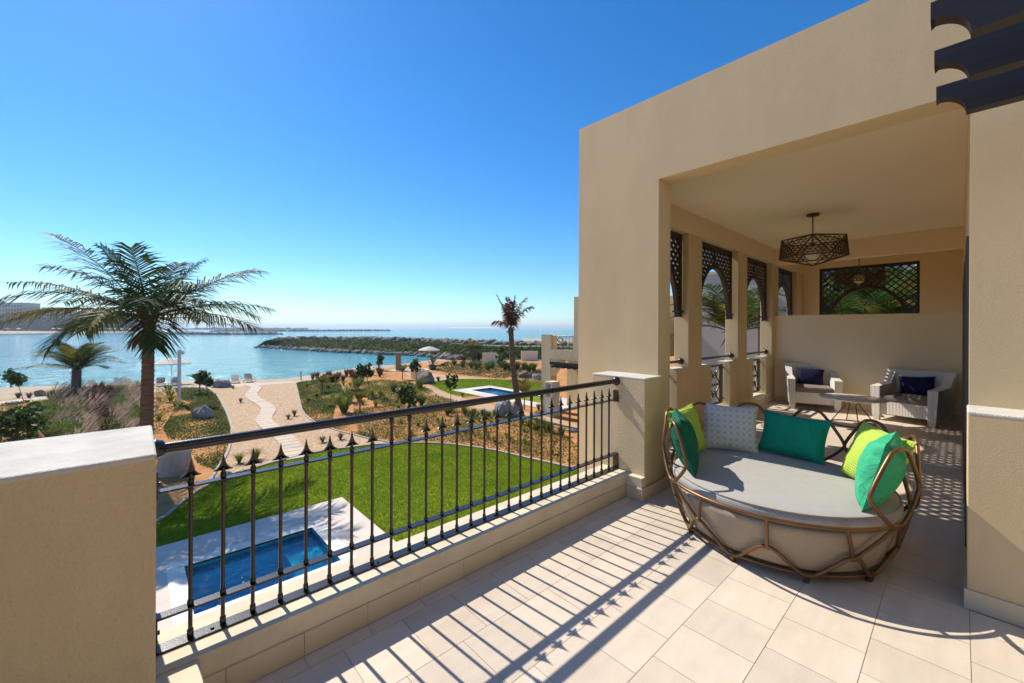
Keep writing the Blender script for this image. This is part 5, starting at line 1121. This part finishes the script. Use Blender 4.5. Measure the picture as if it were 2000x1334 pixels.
# inner arch reveal beside the pier
ar = MB(); n = 12; ya, yb = Y1-0.9, Y1-0.001; zsp = zl-1.1; pts = [(ya, zl-0.001)] + [(ya + (yb-ya)*(1-math.cos(a))*0.98, zsp + (zl-0.1-zsp)*math.sin(math.pi/2+a)) for a in np.linspace(0, math.pi/2, n)] + [(yb, zl-0.001)]
m = len(pts); ar.add([(NX+0.05, y, z) for y, z in pts] + [(NX+0.5, y, z) for y, z in pts], [tuple(range(m))[::-1], tuple(range(m, 2*m))] + [(i, (i+1) % m, m+(i+1) % m, m+i) for i in range(m)]); ar.xform(NO).build('arch_reveal', PLASTER, nb)
pg = MB().box((NX-0.5, ny(1135)-1.2, zl-0.32), (NX-0.38, ny(1084), zl-0.12)).xform(NO).build('pergola_beam', WOOD, nb)
for i in range(9): nbx((NX-0.85, ny(1094)-0.42*i-0.06, zl-0.44), (NX+0.0, ny(1094)-0.42*i, zl-0.321), 'pergola_rafter', WOOD)
for i in range(7):
    for dz in range(7): nbx((NX+2.1, ny(1133)-0.1*i, GZ+0.9+0.22*dz), (NX+2.19, ny(1133)-0.1*i+0.06, GZ+1.06+0.22*dz), 'screen_block', IRON) if i < 3 else None
nbx((NX-1.3, ny(1106), GZ), (NX-0.6, ny(1092), GZ+2.1), 'barbecue_pillar', CURB); nbx((NX-1.25, ny(1106)+0.1, GZ+1.2), (NX-1.301, ny(1092)-0.1, GZ+2.0), 'stone_panel', ROCKM)
nr = MB().tube([(NX+0.17, Y2, zs+0.86), (NX+0.17, Y1, zs+0.86)], 0.03, 8).xform(NO).build('balcony_rail', IRON, nb)
k = 0
y = Y2+0.06
while y < Y1: MB().tube([(NX+0.17, y, zs), (NX+0.17, y, zs+0.84)], 0.014, 6).xform(NO).build('baluster', IRON, nr); y += 0.115
MB().tube([(NX+0.17+0.0, (Y1+Y2)/2+0.25 + 0.22*math.cos(a), zs+0.6+0.14*math.sin(a)) for a in np.linspace(0, 6.2832, 13)[:-1]], 0.03, 6, closed=True).xform(NO).build('rail_emblem', IRON, nr)
nbx((NX+0.6, ny(1119), nz_(1124, 596)-0.25), (NX+0.7, ny(1126), nz_(1124, 596)), 'wall_lantern', IRON)
MB().tube([(NX+0.62, ny(1131.5), nz_(1131, 650)), (NX+0.62, ny(1131.5), nz_(1131, 596))], 0.05, 8).xform(NO).build('downpipe', IRON, nb)
# second villa seen through the arcade bays
GREYW = M('pale_grey_render', (0.52, 0.48, 0.42), (0.47, 0.43, 0.37), rough=0.9, scale=0.7, bump=0.4, bscale=30)
v2 = thing('rear_villa', 'tall pale rendered house wall seen through the arcade bays', 'villa', (22, 7, GZ))
MB().box((0, -5.5, 0), (8, 3.5, 8.1)).build('wall_body', GREYW, v2); MB().box((-0.06, -5.6, 8.1), (8.06, 3.6, 8.25)).build('parapet_cap', SUNTOP, v2)
MB().box((-0.35, -0.9, 0), (-0.001, -0.55, 7.2)).build('downpipe_box', M('brown_paint', (0.22, 0.15, 0.11), rough=0.7), v2)
# palms outside the loggia
def bushy_palm(label, x, y, z, L_, n, seed, leaf=0.55):
    palm('date_palm', label, (x, y, GZ), (x, y, z), ringf(n, 1.5, L_, 1.0, seed=seed), leaf, 0.25, 0.22, rings=14, wd=0.035, nl=40, boots=8, boot=0.3, mats2=FR2)
bushy_palm('date palm with fine fronds behind the lattice window of the end wall', 16.2, 2.4, 1.3, 2.6, 26, 4)
bushy_palm('pale leaved date palm behind the house side of the lattice window', 15.9, 0.9, 1.0, 2.4, 24, 6)
bushy_palm('tall date palm farther behind the lattice window', 18.6, 1.7, 2.2, 3.2, 26, 8)
bushy_palm('date palm whose fronds show through the arcade bays', 13.6, 4.68, 1.5, 2.3, 22, 12)
HEDGE = leafmat('dark_hedge', (0.04, 0.06, 0.02), (0.025, 0.04, 0.015))
hv = []; 
for _ in range(9000):
    c = np.array([20.0+rng.random()*1.5, -4+8*rng.random(), GZ+7.5*rng.random()]); nr_ = rng.normal(size=3); nr_ /= np.linalg.norm(nr_); tt = np.cross(nr_, rng.normal(size=3)); tt /= np.linalg.norm(tt); bb = np.cross(nr_, tt); s = 0.16
    hv += [c-tt*s, c-bb*s*.5, c+tt*s, c+bb*s*.5]
npmesh('hedge', hv, np.arange(len(hv)).reshape(-1, 4), HEDGE, label='dark leafy hedge wall behind the palms at the lattice window', cat='hedge', kind='stuff')

# ================================================================== far shore
HOT = M('hotel_render', (0.46, 0.42, 0.38), (0.41, 0.37, 0.33), rough=0.9, scale=0.05); HOT2 = M('hotel_render_pink', (0.50, 0.36, 0.29), (0.45, 0.33, 0.27), rough=0.9, scale=0.05); WIN = M('hotel_window', (0.05, 0.06, 0.08), rough=0.3)
D0 = 480.0; fz = R(-42.5); kz = D0/F
def hotel(label, px0, px1, top, mat, rows, cols, d=D0, dome=None):
    c = atd((px0+px1)/2, 645, d); W_ = (px1-px0)*d/F; z0 = SEA+0.5; H_ = atd(px0, top, d)[2]-z0; t = thing('hotel_block', label, 'hotel', (c[0], c[1], z0), fz)
    MB().box((-W_/2, 0, 0), (W_/2, 18, H_)).build('wall', mat, t); MB().box((-W_/2-0.4, -0.5, H_), (W_/2+0.4, 18.5, H_+0.9)).build('roof', mat, t)
    cw, rh = W_/cols, (H_-3)/rows; me = None
    for i in range(cols):
        for j in range(rows):
            if me is None: o = MB().box((-cw*0.29, -0.25, 0), (cw*0.29, 0.1, rh*0.6)).build('window', WIN, t); me = o
            else: o = me.copy(); col.objects.link(o); o.parent = t
            o.location = (-W_/2+cw*(i+0.5), 0, 2.2+rh*(j+0.2))
    for j in range(1, rows): MB().box((-W_/2-0.1, -0.9, 2.2+rh*j-0.25), (W_/2+0.1, -0.26, 2.2+rh*j)).build('balcony_slab', mat, t)
    if dome: MB().lathe([(dome, H_+0.9), (dome*0.95, H_+2.2), (dome*0.7, H_+3.6), (dome*0.3, H_+4.5), (0.05, H_+4.8)], c=(dome_x*kz, 9, 0), n=18).build('dome', mat, t)
    return t
dome_x = -12
hotel('domed sand coloured hotel tower at the end of the far shore', -60, 44, 592, HOT, 6, 18, dome=4.5)
hotel('lower pink hotel wing next to the domed tower', 45, 82, 606, HOT2, 4, 7, d=490)
hotel('stepped hotel wing with many windows in the middle of the far shore', 82, 119, 602, HOT, 5, 8)
hotel('long hotel wing right of the stepped wing', 119, 166, 610, HOT, 4, 10)
hotel('long hotel wing farther along the far shore', 166, 206, 611, HOT, 4, 9); hotel('last hotel wing before the far shore drops away', 206, 246, 612, HOT, 4, 9); hotel('small low end pavilion of the hotel', 246, 259, 623, HOT2, 3, 3)
sheet('far_beach', [onz(x, y, SEA+0.4)[:2] for x, y in [(-300, 656), (-50, 652.5), (100, 651), (200, 650), (260, 649.6), (330, 649), (345, 647.5), (250, 646.2), (-300, 646.2)]], SEA+0.4, SAND, kind='structure')
FART = leafmat('far_foliage', (0.05, 0.075, 0.03), (0.03, 0.05, 0.02), scale=0.05); hv = []
for _ in range(5200):
    px = -60+330*rng.random(); hgt = 11+5*math.sin(px*0.13)+4*math.sin(px*0.41+1); c = atd(px, 645, 462+10*rng.random()); c[2] = SEA+1.0+hgt*rng.random()**0.8*(1.0 if px < 255 else 0.5); s = 1.1+0.8*rng.random(); nr_ = rng.normal(size=3); nr_ /= np.linalg.norm(nr_); tt = np.cross(nr_, rng.normal(size=3)); tt /= np.linalg.norm(tt); bb = np.cross(nr_, tt); hv += [c-tt*s, c-bb*s, c+tt*s, c+bb*s]
npmesh('far_trees', hv, np.arange(len(hv)).reshape(-1, 4), FART, label='dark band of trees and palms in front of the far hotel', cat='trees', kind='stuff')
for i, px in enumerate((14, 36, 104, 117, 141, 151, 176, 190, 212, 223, 238, 254, 262)):
    c = atd(px, 648, 452); t = thing('far_parasol', 'tiny white parasol on the far hotel beach', 'parasol', (c[0], c[1], SEA+0.4), group='parasols on the far beach')
    MB().tube([(0, 0, 0), (0, 0, 2.9)], 0.08, 6).build('pole', WHITE, t); MB().lathe([(2.2, 2.5), (1.2, 3.1), (0.05, 3.4)], n=8).build('canopy', CANV, t)

# ================================================================== sea air
hz = bpy.data.materials.new('sea_haze'); hz.use_nodes = True; N_, L_2 = hz.node_tree.nodes, hz.node_tree.links; N_.remove(N_['Principled BSDF'])
pv = N_.new('ShaderNodeVolumePrincipled'); pv.inputs['Color'].default_value = (0.80, 0.90, 1.0, 1); pv.inputs['Density'].default_value = 0.00028; pv.inputs['Anisotropy'].default_value = 0.3
L_2.new(pv.outputs[0], N_['Material Output'].inputs['Volume'])
MB().box((-40500, -300, -8.0), (40500, 50500, 46.0)).build('haze', hz, label='thin blue sea haze over the bay and far shore', cat='haze', kind='stuff')
